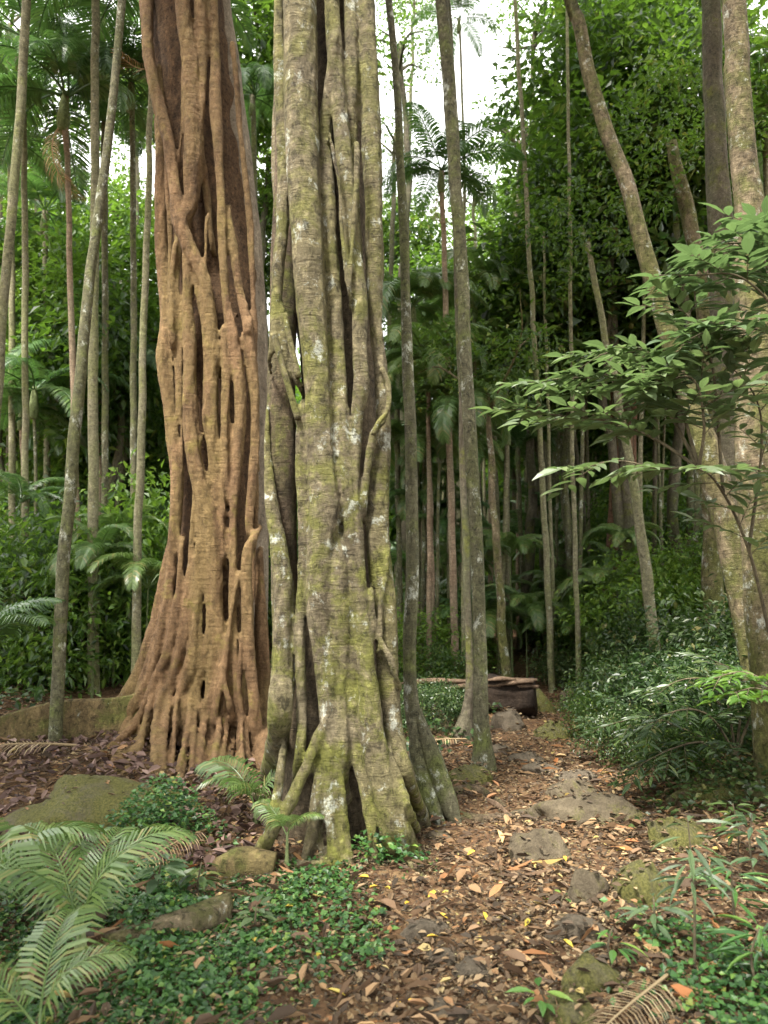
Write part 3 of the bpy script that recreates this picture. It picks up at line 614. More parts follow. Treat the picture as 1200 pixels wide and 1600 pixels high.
TA = [
 # core / host
 [(512, 0, 60, .28), (520, 300, 60, .28), (532, 600, 57, .27), (536, 850, 60, .25), (525, 1050, 72, .24), (525, 1290, 92, .25), (525, 1340, 96, .3)],
 # main front column
 [(467, 0, 32, -.28), (473, 200, 32, -.28), (483, 400, 31, -.3), (492, 560, 26, -.32), (499, 680, 27, -.33), (508, 790, 30, -.34), (500, 870, 24, -.34), (500, 960, 22, -.34), (510, 1040, 19, -.35), (511, 1145, 13, -.38), (511, 1230, 13, -.42), (516, 1300, 14, -.47), (524, 1352, 15, None)],
 [(530, 860, 20, -.32), (532, 960, 20, -.33), (532, 1080, 15, -.33), (533, 1200, 14, -.36), (538, 1300, 14, None)],
 # second column
 [(519, 0, 15, -.24), (526, 120, 15, -.25), (536, 220, 15, -.26), (545, 330, 16, -.27), (557, 433, 15, -.28), (563, 533, 15, -.29), (566, 600, 15, -.3), (560, 660, 11, -.3), (556, 740, 10, -.3), (557, 830, 12, -.31), (563, 933, 14, -.32), (572, 1040, 18, -.34), (580, 1145, 24, -.36), (600, 1225, 27, -.4), (622, 1290, 23, -.45), (646, 1338, 15, None)],
 [(520, 60, 12, -.3), (507, 200, 10, -.2), (512, 300, 12, -.24), (520, 420, 12, -.25), (526, 520, 13, -.26), (532, 640, 12, -.3), (540, 740, 12, -.31), (548, 840, 12, -.32), (553, 960, 13, -.31), (550, 1080, 13, -.32), (560, 1180, 12, -.36), (580, 1250, 11, -.42), (628, 1330, 8, -.48), (660, 1368, 6, None)],
 # right columns
 [(545, 0, 12, -.18), (549, 120, 12, -.2), (552, 260, 9, -.16), (560, 400, 8, -.15)],
 [(568, 0, 17, -.16), (576, 130, 18, -.17), (583, 260, 18, -.18), (587, 400, 17, -.18), (589, 520, 13, -.16), (597, 640, 13, -.15), (590, 740, 18, -.16), (589, 850, 22, -.16), (602, 960, 22, -.16), (608, 1060, 22, -.18), (618, 1150, 17, -.2), (640, 1220, 13, -.25), (662, 1280, 9, None)],
 [(592, 570, 6, -.24), (605, 600, 5, -.26), (603, 650, 5, -.26), (586, 672, 6, -.28), (574, 720, 7, -.28), (566, 800, 7, -.28)],
 [(578, 925, 6, -.3), (588, 985, 6, -.3), (610, 1030, 5, -.3), (622, 1070, 6, -.24)],
 # left columns
 [(437, 0, 10, -.1), (440, 170, 11, -.15), (444, 330, 12, -.2), (436, 430, 11, -.24), (433, 520, 11, -.26), (424, 560, 7, -.26)],
 [(440, 480, 7, -.27), (452, 560, 8, -.28), (466, 600, 7, -.28)],
 [(430, 520, 6, -.28), (446, 590, 6, -.28), (464, 650, 6, -.28), (474, 680, 7, -.28)],
 [(448, -20, 20, .2), (445, 420, 22, .2), (440, 620, 24, .16), (440, 800, 24, .08), (446, 950, 24, .05), (440, 1150, 26, .02)],
 [(418, 640, 6, -.1), (418, 720, 8, -.12), (426, 790, 12, -.18), (438, 860, 15, -.22), (446, 940, 18, -.25), (443, 1040, 20, -.25), (437, 1140, 21, -.26), (430, 1220, 24, None)],
 [(472, 640, 9, -.28), (473, 760, 10, -.29), (473, 880, 10, -.29), (470, 1000, 10, -.29), (471, 1100, 9, -.29), (468, 1200, 9, -.3), (460, 1270, 12, None)],
 [(508, 1120, 9, -.38), (492, 1160, 11, -.4), (476, 1200, 11, -.42), (455, 1250, 11, -.44), (420, 1310, 12, -.47), (404, 1340, 12, None)],
 [(498, 1220, 9, -.42), (487, 1290, 10, -.46), (480, 1345, 10, None)],
 [(470, 1355, 8, None), (500, 1358, 9, None), (528, 1352, 9, None)],
 [(600, 1100, 18, -.1), (632, 1200, 18, 0), (665, 1290, 12, None)],
]
def host_core(tb, Y0, t, sc_=1.0, mat='hostShade'):  # host trunk kept dark to give the root grooves their shade
    pts = [P(a, b, Y0+dy) for a, b, rr, dy in tb]; rad = [rr*S(a, b, Y0+dy)*sc_ for a, b, rr, dy in tb]
    pts, rad = extend_up(pts, rad, 2.2, .95); e = pts[-1].copy(); e[2] -= .5; pts.append(e); rad.append(rad[-1])
    V, Q, T = tube(pts, rad, .06, 40, lump=.10, seed=9); part('inner_trunk', V, [Q, T], M[mat], t, label='rough host trunk in the hollows between the roots, darkened as groove shade')
def fig_A():
    rr_ = random.Random(2)
    for i in range(4):
        x = rr_.uniform(475, 610); y = rr_.uniform(100, 900); L = rr_.uniform(150, 350); sl = rr_.uniform(-.1, .1); w_ = rr_.uniform(3, 6)
        TA.append([(x+sl*L*k/4+rr_.uniform(-4, 4), y+L*k/4, w_, -.38*math.sqrt(max(.1, 1-((x+sl*L*k/4-(512+(y+L*k/4)*.03))/80)**2))) for k in range(5)])
    for (x, y, gx_, gy_, w_) in ((500, 1180, 478, 1350, 8), (525, 1150, 545, 1352, 9), (560, 1200, 585, 1345, 9), (575, 1180, 612, 1342, 10), (440, 1180, 415, 1330, 9), (610, 1180, 650, 1300, 8), (500, 1260, 505, 1362, 7)):
        TA.append([(x, y, w_, -.36), (x*.6+gx_*.4, y*.6+gy_*.4, w_, -.41), (x*.25+gx_*.75, y*.25+gy_*.75, w_*1.1, -.46), (gx_, gy_, w_, None)])
    q = P(525, 1300, 5.2); q[2] = float(H(q[0], q[1]))
    t = thing('fig_tree', 'nearest big strangler fig with a grey green lichened trunk of fused roots', 'tree', q)
    V, Q = fig_mesh(TA, 5.2, .0125, seed=1, thin=.84)
    part('trunk', V, Q, M['figA'], t); host_core(TA[0], 5.2, t, 1.06)
    # brown rough host trunk seen in the slot on the left
    pts = [P(a, b, 5.2+d_) for a, b, d_ in ((452, -60, .3), (448, 300, .1), (441, 560, 0), (441, 700, -.03), (445, 900, .05), (448, 1100, .2))]
    V, Q_, T = tube(pts, [.1, .1, .105, .105, .09, .08], .05, 18, lump=.12, seed=3); part('inner_trunk', V, [Q_, T], M['host'], t, label='rough brown host trunk showing in the slot between roots')
    for k, pth in enumerate(([(445, 490, 4), (455, 540, 5), (467, 590, 5)], [(427, 520, 5), (444, 580, 5), (466, 655, 5)], [(596, 575, 4), (607, 600, 4), (606, 640, 4), (592, 660, 4), (583, 680, 4)])):
        pts = [P(a, b, 4.86) for a, b, c in pth]; V, Q_, T = tube(pts, [c*S(0, 600, 4.86) for a, b, c in pth], .03, 10, lump=.1); part('aerial_root', V, [Q_, T], M['figA'], t)
    linkmesh('crown', CROWN[2], t, (0.3, 0, 16), (0, 0, 0), 1.2)
fig_A()
TB = [
 [(292, 0, 58, .24), (312, 200, 60, .24), (330, 400, 66, .26), (335, 600, 68, .27), (340, 800, 64, .27), (334, 950, 68, .26), (322, 1100, 78, .24), (312, 1190, 84, .24)],
 # left edge / diagonal
 [(229, 0, 13, -.1), (233, 80, 12, -.2), (248, 160, 12, -.35), (262, 215, 12, -.42), (272, 280, 11, -.45), (283, 350, 14, -.48), (302, 400, 14, -.5), (320, 440, 13, -.5), (330, 500, 12, -.5), (338, 560, 12, -.5)],
 [(246, 110, 10, -.1), (252, 200, 12, -.15), (254, 300, 13, -.2), (254, 400, 13, -.2), (262, 500, 15, -.25), (257, 565, 15, -.3), (266, 640, 13, -.32), (276, 720, 15, -.35), (274, 800, 13, -.36), (266, 890, 9, -.38), (266, 966, 8, -.42), (275, 1030, 9, -.45), (287, 1090, 10, -.5), (280, 1150, 9, -.55), (262, 1178, 8, None)],
 # centre columns
 [(286, 0, 15, -.45), (292, 70, 15, -.46), (300, 140, 16, -.46), (302, 200, 18, -.47), (302, 250, 20, -.47), (300, 310, 15, -.47), (290, 345, 13, -.46)],
 [(314, 0, 13, -.42), (318, 60, 13, -.42), (318, 130, 7, -.45), (312, 220, 9, -.46), (322, 300, 8, -.35), (330, 380, 8, -.35)],
 [(334, 0, 8, -.4), (335, 60, 8, -.4), (338, 150, 12, -.42), (343, 250, 9, -.44), (345, 330, 9, -.45), (348, 400, 8, -.46), (355, 467, 9, -.47), (364, 540, 12, -.48), (374, 620, 11, -.48), (372, 690, 10, -.48), (367, 766, 9, -.48), (363, 833, 8, -.48), (363, 900, 9, -.48), (365, 980, 9, -.5), (372, 1060, 8, -.52), (378, 1130, 8, -.55), (384, 1190, 10, None)],
 [(357, 330, 9, -.4), (366, 400, 10, -.42), (376, 460, 10, -.43), (388, 520, 10, -.44), (394, 570, 9, -.44), (398, 640, 9, -.42), (396, 740, 10, -.42), (390, 830, 9, -.44)],
 [(388, 505, 13, -.46), (391, 525, 12, -.46)],
 [(275, 380, 7, -.42), (270, 450, 8, -.42), (268, 533, 9, -.42)],
 [(288, 380, 6, -.45), (292, 450, 9, -.46), (296, 540, 13, -.47), (296, 640, 14, -.48), (300, 700, 15, -.5), (313, 766, 17, -.5), (330, 833, 16, -.5), (335, 900, 15, -.5), (338, 960, 13, -.5), (350, 1030, 11, -.52), (340, 1080, 11, -.55), (322, 1130, 10, -.6), (310, 1175, 9, None)],
 [(303, 400, 6, -.44), (314, 470, 9, -.46), (328, 540, 14, -.47), (328, 640, 14, -.46), (338, 733, 13, -.44), (343, 800, 12, -.44), (348, 870, 9, -.46)],
 [(350, 520, 7, -.5), (350, 620, 7, -.5), (352, 700, 7, -.49), (356, 780, 6, -.47)],
 [(316, 640, 4, -.53), (325, 690, 4, -.53), (342, 740, 4, -.52), (352, 800, 4, -.52)],
 [(308, 850, 5, -.52), (308, 940, 5, -.52), (304, 1020, 5, -.54), (300, 1060, 6, -.56)],
 [(396, 840, 10, -.5), (388, 870, 10, -.52), (387, 940, 12, -.52), (389, 1020, 12, -.54), (396, 1100, 12, -.56), (402, 1180, 13, None)],
 [(372, 900, 5, -.54), (360, 960, 5, -.55), (350, 1040, 6, -.58), (338, 1110, 6, -.62), (330, 1165, 7, -.66), (322, 1210, 8, None)],
 [(345, 1040, 6, -.56), (362, 1110, 6, -.6), (366, 1160, 7, None)],
 [(378, 1000, 6, -.56), (374, 1080, 6, -.58), (386, 1150, 6, -.6), (382, 1190, 7, None)],
 # splaying foot
 [(262, 900, 8, -.3), (254, 960, 10, -.3), (243, 1020, 12, -.3), (226, 1070, 13, -.3), (208, 1120, 12, -.32), (190, 1155, 10, None)],
 [(272, 960, 7, -.4), (262, 1030, 10, -.42), (246, 1090, 10, -.46), (228, 1140, 8, -.5), (205, 1180, 7, None)],
 [(284, 1080, 8, -.52), (268, 1120, 8, -.6), (246, 1150, 7, -.66), (218, 1180, 6, -.72), (188, 1200, 6, None)],
 [(284, 1090, 8, -.52), (262, 1140, 7, -.65), (240, 1170, 6, -.75), (212, 1198, 5, None)],
 [(290, 1080, 9, -.54), (292, 1130, 9, -.6), (288, 1172, 9, None)],
 [(310, 1050, 8, -.5), (312, 1110, 7, -.55), (322, 1160, 7, None)],
 [(300, 980, 6, -.46), (316, 1030, 6, -.5), (300, 1080, 6, -.55), (270, 1110, 6, -.55)],
 [(285, 990, 5, -.44), (297, 1020, 5, -.46), (316, 1000, 5, -.48), (330, 1020, 5, -.5)],
 [(350, 1090, 9, -.5), (345, 1150, 10, -.6), (335, 1200, 8, None)],
 [(405, 880, 12, -.2), (408, 1000, 14, -.25), (412, 1120, 16, -.3), (412, 1200, 18, None)],
]
def addroots(T_, n, x0, x1, yr, xc, Rp, base, rr, seed, ln=(150, 380)):
    r = random.Random(seed)
    for i in range(n):
        x = r.uniform(x0, x1); y = r.uniform(*yr); L = r.uniform(*ln); sl = r.uniform(-.09, .09); w_ = r.uniform(*rr); p = []
        for k in range(5):
            yy = y+L*k/4; xx = x+sl*L*k/4+r.uniform(-6, 6); c = np.interp(yy, xc[0], xc[1]); xx = min(max(xx, c-66), c+62); u = min(abs(xx-c)/Rp, .95)
            p.append((xx, yy, w_*r.uniform(.8, 1.15), base*math.sqrt(1-u*u)-r.uniform(0, .03)))
        T_.append(p)
def addfoot(T_, n, x0, x1, yt, g0, g1, base, rr, seed):
    r = random.Random(seed)
    for i in range(n):
        u = (i+r.uniform(.1, .9))/n; x = x0+(x1-x0)*u; gx_ = g0[0]+(g1[0]-g0[0])*u+r.uniform(-8, 8); gy_ = np.interp(gx_, [g0[0], (g0[0]+g1[0])/2, g1[0]], [g0[1], g0[2], g1[1]])+r.uniform(-8, 8)
        y = r.uniform(*yt) if .15 < u < .9 else 1060; x = x+(22 if u < .15 else 0); w_ = r.uniform(*rr); b_ = base*math.sqrt(max(.15, 1-(2*u-1)**2))
        T_.append([(x+r.uniform(-8, 8), y, w_, b_), (x*.75+gx_*.25+r.uniform(-8, 8), y*.66+gy_*.34, w_, b_-.03), (x*.4+gx_*.6+r.uniform(-8, 8), y*.33+gy_*.67, w_*.95, b_-.10), (gx_, gy_, w_*.8, None)])
TB += [[(266, 860, 13, -.25), (256, 950, 20, -.2), (238, 1030, 26, -.12), (208, 1090, 27, -.05), (172, 1130, 20, None)],
       [(268, 900, 9, -.38), (256, 980, 11, -.38), (236, 1050, 12, -.36), (206, 1110, 12, -.34), (165, 1150, 9, None)],
       [(276, 930, 8, -.45), (264, 1010, 10, -.46), (240, 1075, 10, -.46), (212, 1130, 9, -.46), (172, 1172, 7, None)],
       [(284, 980, 7, -.5), (270, 1050, 8, -.52), (244, 1110, 8, -.54), (205, 1160, 7, -.56), (175, 1190, 5, None)],
       [(300, 1000, 8, -.5), (290, 1060, 8, -.56), (262, 1120, 8, -.6), (226, 1170, 7, -.66), (196, 1204, 5, None)],
       [(360, 1000, 7, -.5), (340, 1060, 7, -.55), (308, 1120, 7, -.62), (270, 1170, 6, -.68), (244, 1206, 5, None)]]
addroots(TB, 16, 250, 400, (20, 800), ([0, 400, 800, 1100], [296, 332, 338, 322]), 85, -.48, (3, 7), 4, (300, 650))
addfoot(TB, 30, 240, 405, (850, 1050), (170, 1180, 1212), (412, 1218), -.5, (4, 8), 5)
def fig_B():
    q = P(320, 1170, 8.0); q[2] = float(H(q[0], q[1]))
    t = thing('fig_tree', 'orange brown strangler fig with woven roots standing left of the grey one', 'tree', q)
    V, Q = fig_mesh(TB, 8.0, .0145, seed=50, bump=.014, thin=.80)
    part('trunk', V, Q, M['figB'], t); host_core(TB[0], 8.0, t, 1.08, 'hostRedShade')
    pts = [P(a, b, 8.25) for a, b in ((330, -150), (341, 0), (352, 130), (366, 260), (376, 400), (382, 560), (384, 800), (380, 1130))]
    V, Q_, T = tube(pts, [x*S(0, 400, 8.25) for x in (19, 20, 27, 30, 34, 36, 34, 34)], .12, 24, lump=.04, seed=8); part('host_trunk', V, [Q_, T], M['figBgrey'], t, label='smooth pale grey trunk behind the woven roots')
    # plank buttress running off to the left
    top = [(245, 1052), (215, 1080), (190, 1088), (150, 1091), (100, 1093), (50, 1104), (0, 1120), (-60, 1150)]
    Ys = [7.75, 7.7, 7.65, 7.6, 7.55, 7.5, 7.45, 7.4]
    ring = []
    p, _ = resample([P(a, b, y) for (a, b), y in zip(top, Ys)], [1]*8, .06)
    A = []; prof = [(-.16, -1.15), (-.11, -.7), (-.065, -.3), (-.05, -.04), (-.02, 0), (.02, 0), (.05, -.04), (.065, -.3), (.11, -.7), (.16, -1.15)]
    for i, pt in enumerate(p):
        zb = float(H(pt[0], pt[1])) - .12; hh = max(pt[2]-zb, .05); wv = .05*vnoise(pt[0]*1.5, 3.0)
        for (oy, f) in prof:
            u = max(f, -1.0); n_ = .02*fbm(pt[0]*4, f*4+9, o=3)
            A.append((pt[0], pt[1]+oy+wv*(1+f)+float(n_), pt[2]+f*hh))
    n = len(p); m_ = len(prof); i = np.arange(n-1)[:, None]*m_; j = np.arange(m_-1)[None]
    Q_ = np.stack([i+j, i+m_+j, i+m_+j+1, i+j+1], -1).reshape(-1, 4)
    part('buttress_root', A, Q_, M['butt'], t, label='long low plank buttress running to the left edge')
    linkmesh('crown', CROWN[0], t, (0, .2, 19), (0, 0, 0), 1.2)
fig_B()

# ------------------------------------------------------------------ rocks, logs, roots
def rock_mesh(name, sx, sy, sz, mat, seed, rough=.28, sub=4):
    bm = bmesh.new(); bmesh.ops.create_icosphere(bm, subdivisions=sub, radius=1)
    co = np.array([v.co[:] for v in bm.verts]); 
    n = fbm(co[:, 0]*1.1+seed*7, co[:, 1]*1.1, co[:, 2]*1.1, o=5, s=seed)
    co = co*(1+rough*n)[:, None]
    for k in range(5):   # chip flat faces
        rr = np.random.default_rng(seed*10+k); d_ = rr.normal(size=3); d_ /= np.linalg.norm(d_); d_[2] = abs(d_[2])
        dd = co@d_; lim = .72; ov = np.maximum(dd-lim, 0); co = co - ov[:, None]*d_*.8
    co = co*(1+.05*fbm(co[:, 0]*6+seed, co[:, 1]*6, co[:, 2]*6, o=3, s=seed))[:, None]
    co = co*[sx, sy, sz]
    for v, c in zip(bm.verts, co): v.co = c
    me = bpy.data.meshes.new(name); bm.to_mesh(me); bm.free(); me.materials.append(mat)
    me.polygons.foreach_set('use_smooth', np.full(len(me.polygons), True)); return me
rocks = [ # cx, bottom py, width px, height px, material, label
 (935, 1292, 165, 62, 'rockH', 'broad flat brown boulder with one yellow leaf, embedded in the path', .5),
 (845, 1362, 112, 62, 'rockH', 'smooth grey brown boulder at the middle of the path, left of the flat one', .6),
 (893, 1255, 84, 32, 'rockH', 'low stone with olive moss just above the broad flat boulder', .6),
 (905, 1228, 66, 26, 'rock', 'dark small stone crossing the path behind the low mossy stone', .6),
 (920, 1422, 70, 72, 'rockH', 'upright rounded olive stone left of the mossiest boulder', .7),
 (1008, 1418, 100, 78, 'rockM', 'yellow green mossiest boulder right of the upright stone', .8),
 (1068, 1330, 115, 56, 'rockM', 'long mossy rock behind the small right hand palm seedling', .6),
 (908, 1474, 92, 38, 'rock', 'flat brown stone sunk in litter below the upright stone', .7),
 (662, 1474, 80, 34, 'rock', 'small flat earthy stone on the near path, upper one', .7),
 (692, 1512, 56, 22, 'rock', 'smallest dark chip of stone on the near path', .7),
 (752, 1528, 82, 28, 'rock', 'flat stone on the near path right of the smallest chip', .7),
 (930, 1560, 100, 60, 'rockM', 'mossy elongated stone at the lower right of the path', .9),
 (895, 1612, 110, 50, 'rockM', 'mossy stone cut by the bottom edge of the photo', .9),
 (700, 1604, 90, 30, 'rock', 'grey stone at the bottom edge in the middle', .8),
 (738, 1228, 78, 36, 'rockM', 'green mossy rock at the foot of the tallest palm', .7),
 (868, 1165, 58, 46, 'rockM', 'mossy boulder on the left of the path beyond the fallen log end', .7),
 (795, 1152, 60, 56, 'rock', 'round brown rock propping up the end of the fallen log', .6),
 (905, 1112, 60, 50, 'rockH', 'boulder at the foot of the bank behind the path bend', .7),
 (840, 1120, 60, 40, 'rockM', 'mossy rock tucked against the cut end of the log', .8),
 (822, 1198, 60, 26, 'rock', 'pale flat stone in the far stretch of path', .8),
 (855, 1212, 55, 20, 'rock', 'small worn step stone in the far stretch of path', .8),
 (680, 1318, 40, 26, 'rockH', 'little stone beside the grey fig root tip', .8),
 (780, 1178, 40, 18, 'rock', 'tiny stone near the foot of the tallest palm', .8),
 (1120, 1262, 120, 50, 'rockM', 'mossy rock under the right hand shrubs', .6),
 (680, 1150, 60, 40, 'rockH', 'shaded stone under the bushes left of the palms', .8),
 (150, 1318, 250, 105, 'rockM', 'large moss covered boulder behind the near palm fronds', .8),
]
for k, (cx, by, wp, hp, m, lab, dep) in enumerate(rocks):
    g = G(cx, by - hp*.22); s_ = S(cx, by, g[1]); sx = wp*.55*s_
    vis = hp*s_*1.0; sz = max(vis*.74, .045); sy = sx*dep
    me = rock_mesh('rock', sx*1.03, sy, sz, M[m], k+3)
    g2 = g + np.array([0, sy*.35, 0]); g2[2] = float(H(g2[0], g2[1]))
    o = linkmesh('rock', me, None, (g2[0], g2[1], g2[2]-sz*.12), (0, 0, (k*1.3) % .8 - .4)); tag(o, lab, 'rock')
RK = [o for o in C.objects if o.name.split('.')[0] == 'rock']
def rock_litter():
    r_ = np.random.default_rng(91); Ps = []
    for o in RK:
        me = o.data; n = len(me.vertices); co = np.empty(n*3, np.float32); me.vertices.foreach_get('co', co); co = co.reshape(-1, 3)
        a = o.rotation_euler[2]; w_ = np.stack([co[:, 0]*math.cos(a)-co[:, 1]*math.sin(a)+o.location[0], co[:, 0]*math.sin(a)+co[:, 1]*math.cos(a)+o.location[1], co[:, 2]+o.location[2]], 1)
        up = w_[co[:, 2] > .25*co[:, 2].max()]; k = min(len(up), int(4+90*abs(co[:, 0]).max()*abs(co[:, 1]).max()/.12)); Ps.append(up[r_.integers(0, len(up), min(k, 45))])
    p = np.vstack(Ps)+[0, 0, .012]; m = len(p); a = r_.uniform(0, 6.28, m); L = .045*r_.uniform(.4, 1.4, m)
    V, Fc = leaves(p, np.stack([np.cos(a), np.sin(a), 0*a], 1), np.stack([r_.normal(0, .25, m), r_.normal(0, .25, m), np.ones(m)], 1), L, L*.5, LEAF_CURL)
    o = part('leaves_on_stones', V, Fc, M['litter'], smooth=False); o['kind'] = 'stuff'; o['label'] = 'fallen leaves lying on the stones'
rock_litter()
# fallen log with splintered slabs
def fallen_log():
    Y = 10.3; q = P(740, 1100, Y); q[2] = float(H(q[0], q[1]))
    t = thing('fallen_log', 'rotting fallen log, coloured dark as slab shadow, with splintered bark lying left of the path', 'log', q)
    V, Q, T = tube([P(640, 1094, Y+.5), P(700, 1094, Y+.3), P(760, 1092, Y), P(836, 1088, Y-.2)], [.14, .19, .23, .22], .05, 24, lump=.45, seed=4)
    part('trunk', V, [Q, T], M['logShade'], t)
    rr = random.Random(3)
    for k in range(9):
        x0 = 630+k*20+rr.uniform(-12, 12); x1 = x0+rr.uniform(40, 110); x1 = min(x1, 842); yb = 1058+rr.uniform(-4, 18)
        a = P(x0, yb+6, Y+.2-(x0-640)/400+rr.uniform(-.15, .1)); b = P(x1, yb+rr.uniform(-4, 5), Y+.2-(x1-640)/400+rr.uniform(-.15, .05))
        V, Q, T = tube([a, (a+b)/2+[0, 0, .02], b], [.012, .035, .02], .06, 7, lump=.4, squash=2.4, seed=k); part('bark_slab', V, [Q, T], M['dryw'], t)
M['logShade'] = bark('rotten_wood_shade', (.012, .009, .007), (.05, .035, .025), None, ring=.2, bump=.9)  # near-black colour puts the shadow under the slabs into the wood
fallen_log()
def lie(name, label, cat, px, rr, mat, lift=.3, lump=.2, squash=1, seed=0, step=.04):
    pts = []; rad = []
    for (a, b), c in zip(px, rr):
        g = G(a, b); r_ = c*S(a, b, g[1]); pts.append(g+np.array([0, 0, r_*lift])); rad.append(r_)
    V, Q, T = tube(pts, rad, step, 12, lump=lump, seed=seed, squash=squash)
    q = pts[0]; V = V - q; o = bpy.data.objects.new(name, mkmesh(name, V, [Q, T], mat)); C.objects.link(o); o.location = q; return tag(o, label, cat)
lie('root', 'mossy surface root crossing from the fig to the rock at the palm foot', 'root', [(690, 1248), (715, 1240), (745, 1238), (768, 1248), (790, 1262)], (8, 9, 9, 7, 4), M['host'], .3, seed=1)
lie('root', 'thick low root crossing the path just right of the grey fig', 'root', [(700, 1276), (740, 1284), (780, 1282), (800, 1278)], (11, 10, 9, 6), M['host'], .2, seed=2)
lie('root', 'thin bowed root at the end of the thick low root', 'root', [(790, 1280), (815, 1272), (840, 1274), (852, 1284)], (5, 5, 4, 3), M['twig'], .5, seed=3)
lie('palm_sheath', 'dry pinkish palm sheath lying diagonally over the roots', 'debris', [(756, 1250), (775, 1262), (800, 1280)], (3, 5, 3), M['dryw'], 1.0, squash=.35, seed=3)
lie('root', 'dark root lying across the top of the path above the boulders', 'root', [(865, 1222), (890, 1214), (915, 1212), (935, 1220)], (4, 6, 6, 4), M['twig'], .6, seed=5)
lie('log', 'short rotting log lying in the green ground cover', 'log', [(165, 1480), (220, 1468), (280, 1456), (340, 1440), (362, 1436)], (12, 17, 20, 22, 24), M['treeR'], .5, lump=.3, seed=6)
lie('log', 'mossy cut branch stub at the left of the fig roots', 'log', [(345, 1372), (380, 1362), (430, 1362)], (22, 25, 20), M['butt'], .4, lump=.25, seed=7)
lie('stick', 'bare dry stick at the lower right corner', 'stick', [(1072, 1560), (1110, 1572), (1155, 1586)], (4, 5, 3), M['dryw'], 1, seed=8)
lie('stick', 'thin twig lying on the path near the grey fig root', 'stick', [(530, 1340), (555, 1378), (590, 1420)], (2, 2, 1.5), M['dryw'], 1, seed=9)
lie('stick', 'long mossy fallen branch on the right hand bank', 'stick', [(985, 1130), (1040, 1110), (1110, 1085), (1180, 1070)], (4, 5, 5, 4), M['treeR'], 2, seed=10)

# dry fronds on the ground
for k, (a, b, rz, s, lab) in enumerate([(668, 1190, 2.9, .55, 'heap of dry tan palm frond left of the tallest palm'), (735, 1165, 3.6, .5, 'dry tan frond lying behind the foot of the tallest palm'), (330, 1310, 4.3, .4, 'dry brown frond hanging over the bank left of the grey fig'),
        (120, 1175, 3.3, .5, 'dry frond in front of the low buttress'), (1035, 1545, 4.0, .35, 'withered brown frond base at lower right')]):
    g = G(a, b); V, Fs = frond_arrays(2.2, 30, .5, .022, .35, 60+k, rise=.12, vee=.05)
    o = bpy.data.objects.new('dry_frond', mkmesh('dry_frond', V, Fs, M['dry'], False)); C.objects.link(o); o.location = g + np.array([0, 0, .06]); o.rotation_euler = (0, 0, rz); o.scale = (s,)*3
    tag(o, lab, 'dead frond')

# ------------------------------------------------------------------ litter and ground cover
def scatter(n, x0, x1, y0, y1, dens, seed):
    r_ = np.random.default_rng(seed); x = r_.uniform(x0, x1, n); y = y0 + (y1-y0)*r_.uniform(0, 1, n)**1.5
    keep = r_.uniform(0, 1, n) < dens(x, y); return x[keep], y[keep], r_
def slope_pts(x, y, lift, r_):
    return np.stack([x, y, H(x, y)+lift], 1)
def inview(x, y): return (np.abs(x) < y*.56+.6)
def cover_mask(x, y):    # green ground-cover patches
    n = fbm(x*1.1, y*1.1, o=3, s=31)
    left = (1-sst(-.55, -.15, x - .25*(y-3.6) + .22*n)) * (1-sst(4.3, 4.9, y+.3*n))
    right = sst(.95, 1.35, x-.12*(y-3)+.3*n)*(1-sst(3.5, 4.1, y+.3*n))*.5
    return np.clip(left+right, 0, 1)
def litter(name, n, dens, size, mat, seed, x0=-6, x1=6, y0=2.3, y1=14, lift=.012, flat=.35, curl=LEAF_CURL, wf=(.35, .6)):
    x, y, r_ = scatter(n, x0, x1, y0, y1, dens, seed); m = len(x)
    a = r_.uniform(0, 2*np.pi, m); dr = np.stack([np.cos(a), np.sin(a), r_.normal(0, flat*.6, m)], 1)
    up = np.stack([r_.normal(0, flat, m), r_.normal(0, flat, m), np.ones(m)*np.where(r_.uniform(0, 1, m) < .3, -1, 1)], 1)
    L = size*r_.uniform(.5, 1.35, m); pos = slope_pts(x, y, lift+r_.uniform(0, .02, m), r_) - dr*L[:, None]*.5
    V, Fc = leaves(pos, dr, up, L, L*r_.uniform(*wf, m), curl)
    o = part(name, V, Fc, mat, smooth=False); o['kind'] = 'stuff'; o['label'] = name.replace('_', ' '); return o
litter('leaf_litter', 95000, lambda x, y: inview(x, y)*(1-.55*cover_mask(x, y))*np.clip(1.1-(y-5)*.04, .3, 1)*(.55+.5*fbm(x*2.5, y*2.5, o=2, s=5)).clip(.25, 1), .05, M['litter'], 1)
litter('large_leaf_litter', 2600, lambda x, y: inview(x, y)*(1-.6*cover_mask(x, y)), .10, M['litter'], 8, y1=8, lift=.02, flat=.45, wf=(.3, .5), curl=LEAF_CURL)
litter('twig_litter', 2500, lambda x, y: inview(x, y)*1., .16, M['litter'], 9, y1=9, lift=.025, flat=.25, wf=(.02, .05), curl=LEAF_LO)
litter('purple_leaf_litter', 9000, lambda x, y: inview(x, y)*(x < -.7)*(y > 4.6)*(y < 8), .09, M['litterP'], 2, x0=-5, x1=-.6, lift=.03, flat=.7)
litter('fine_litter', 120000, lambda x, y: inview(x, y)*(y < 9), .026, M['litter'], 3, wf=(.15, .5), x0=-5, x1=5, y1=9, curl=LEAF_LO)
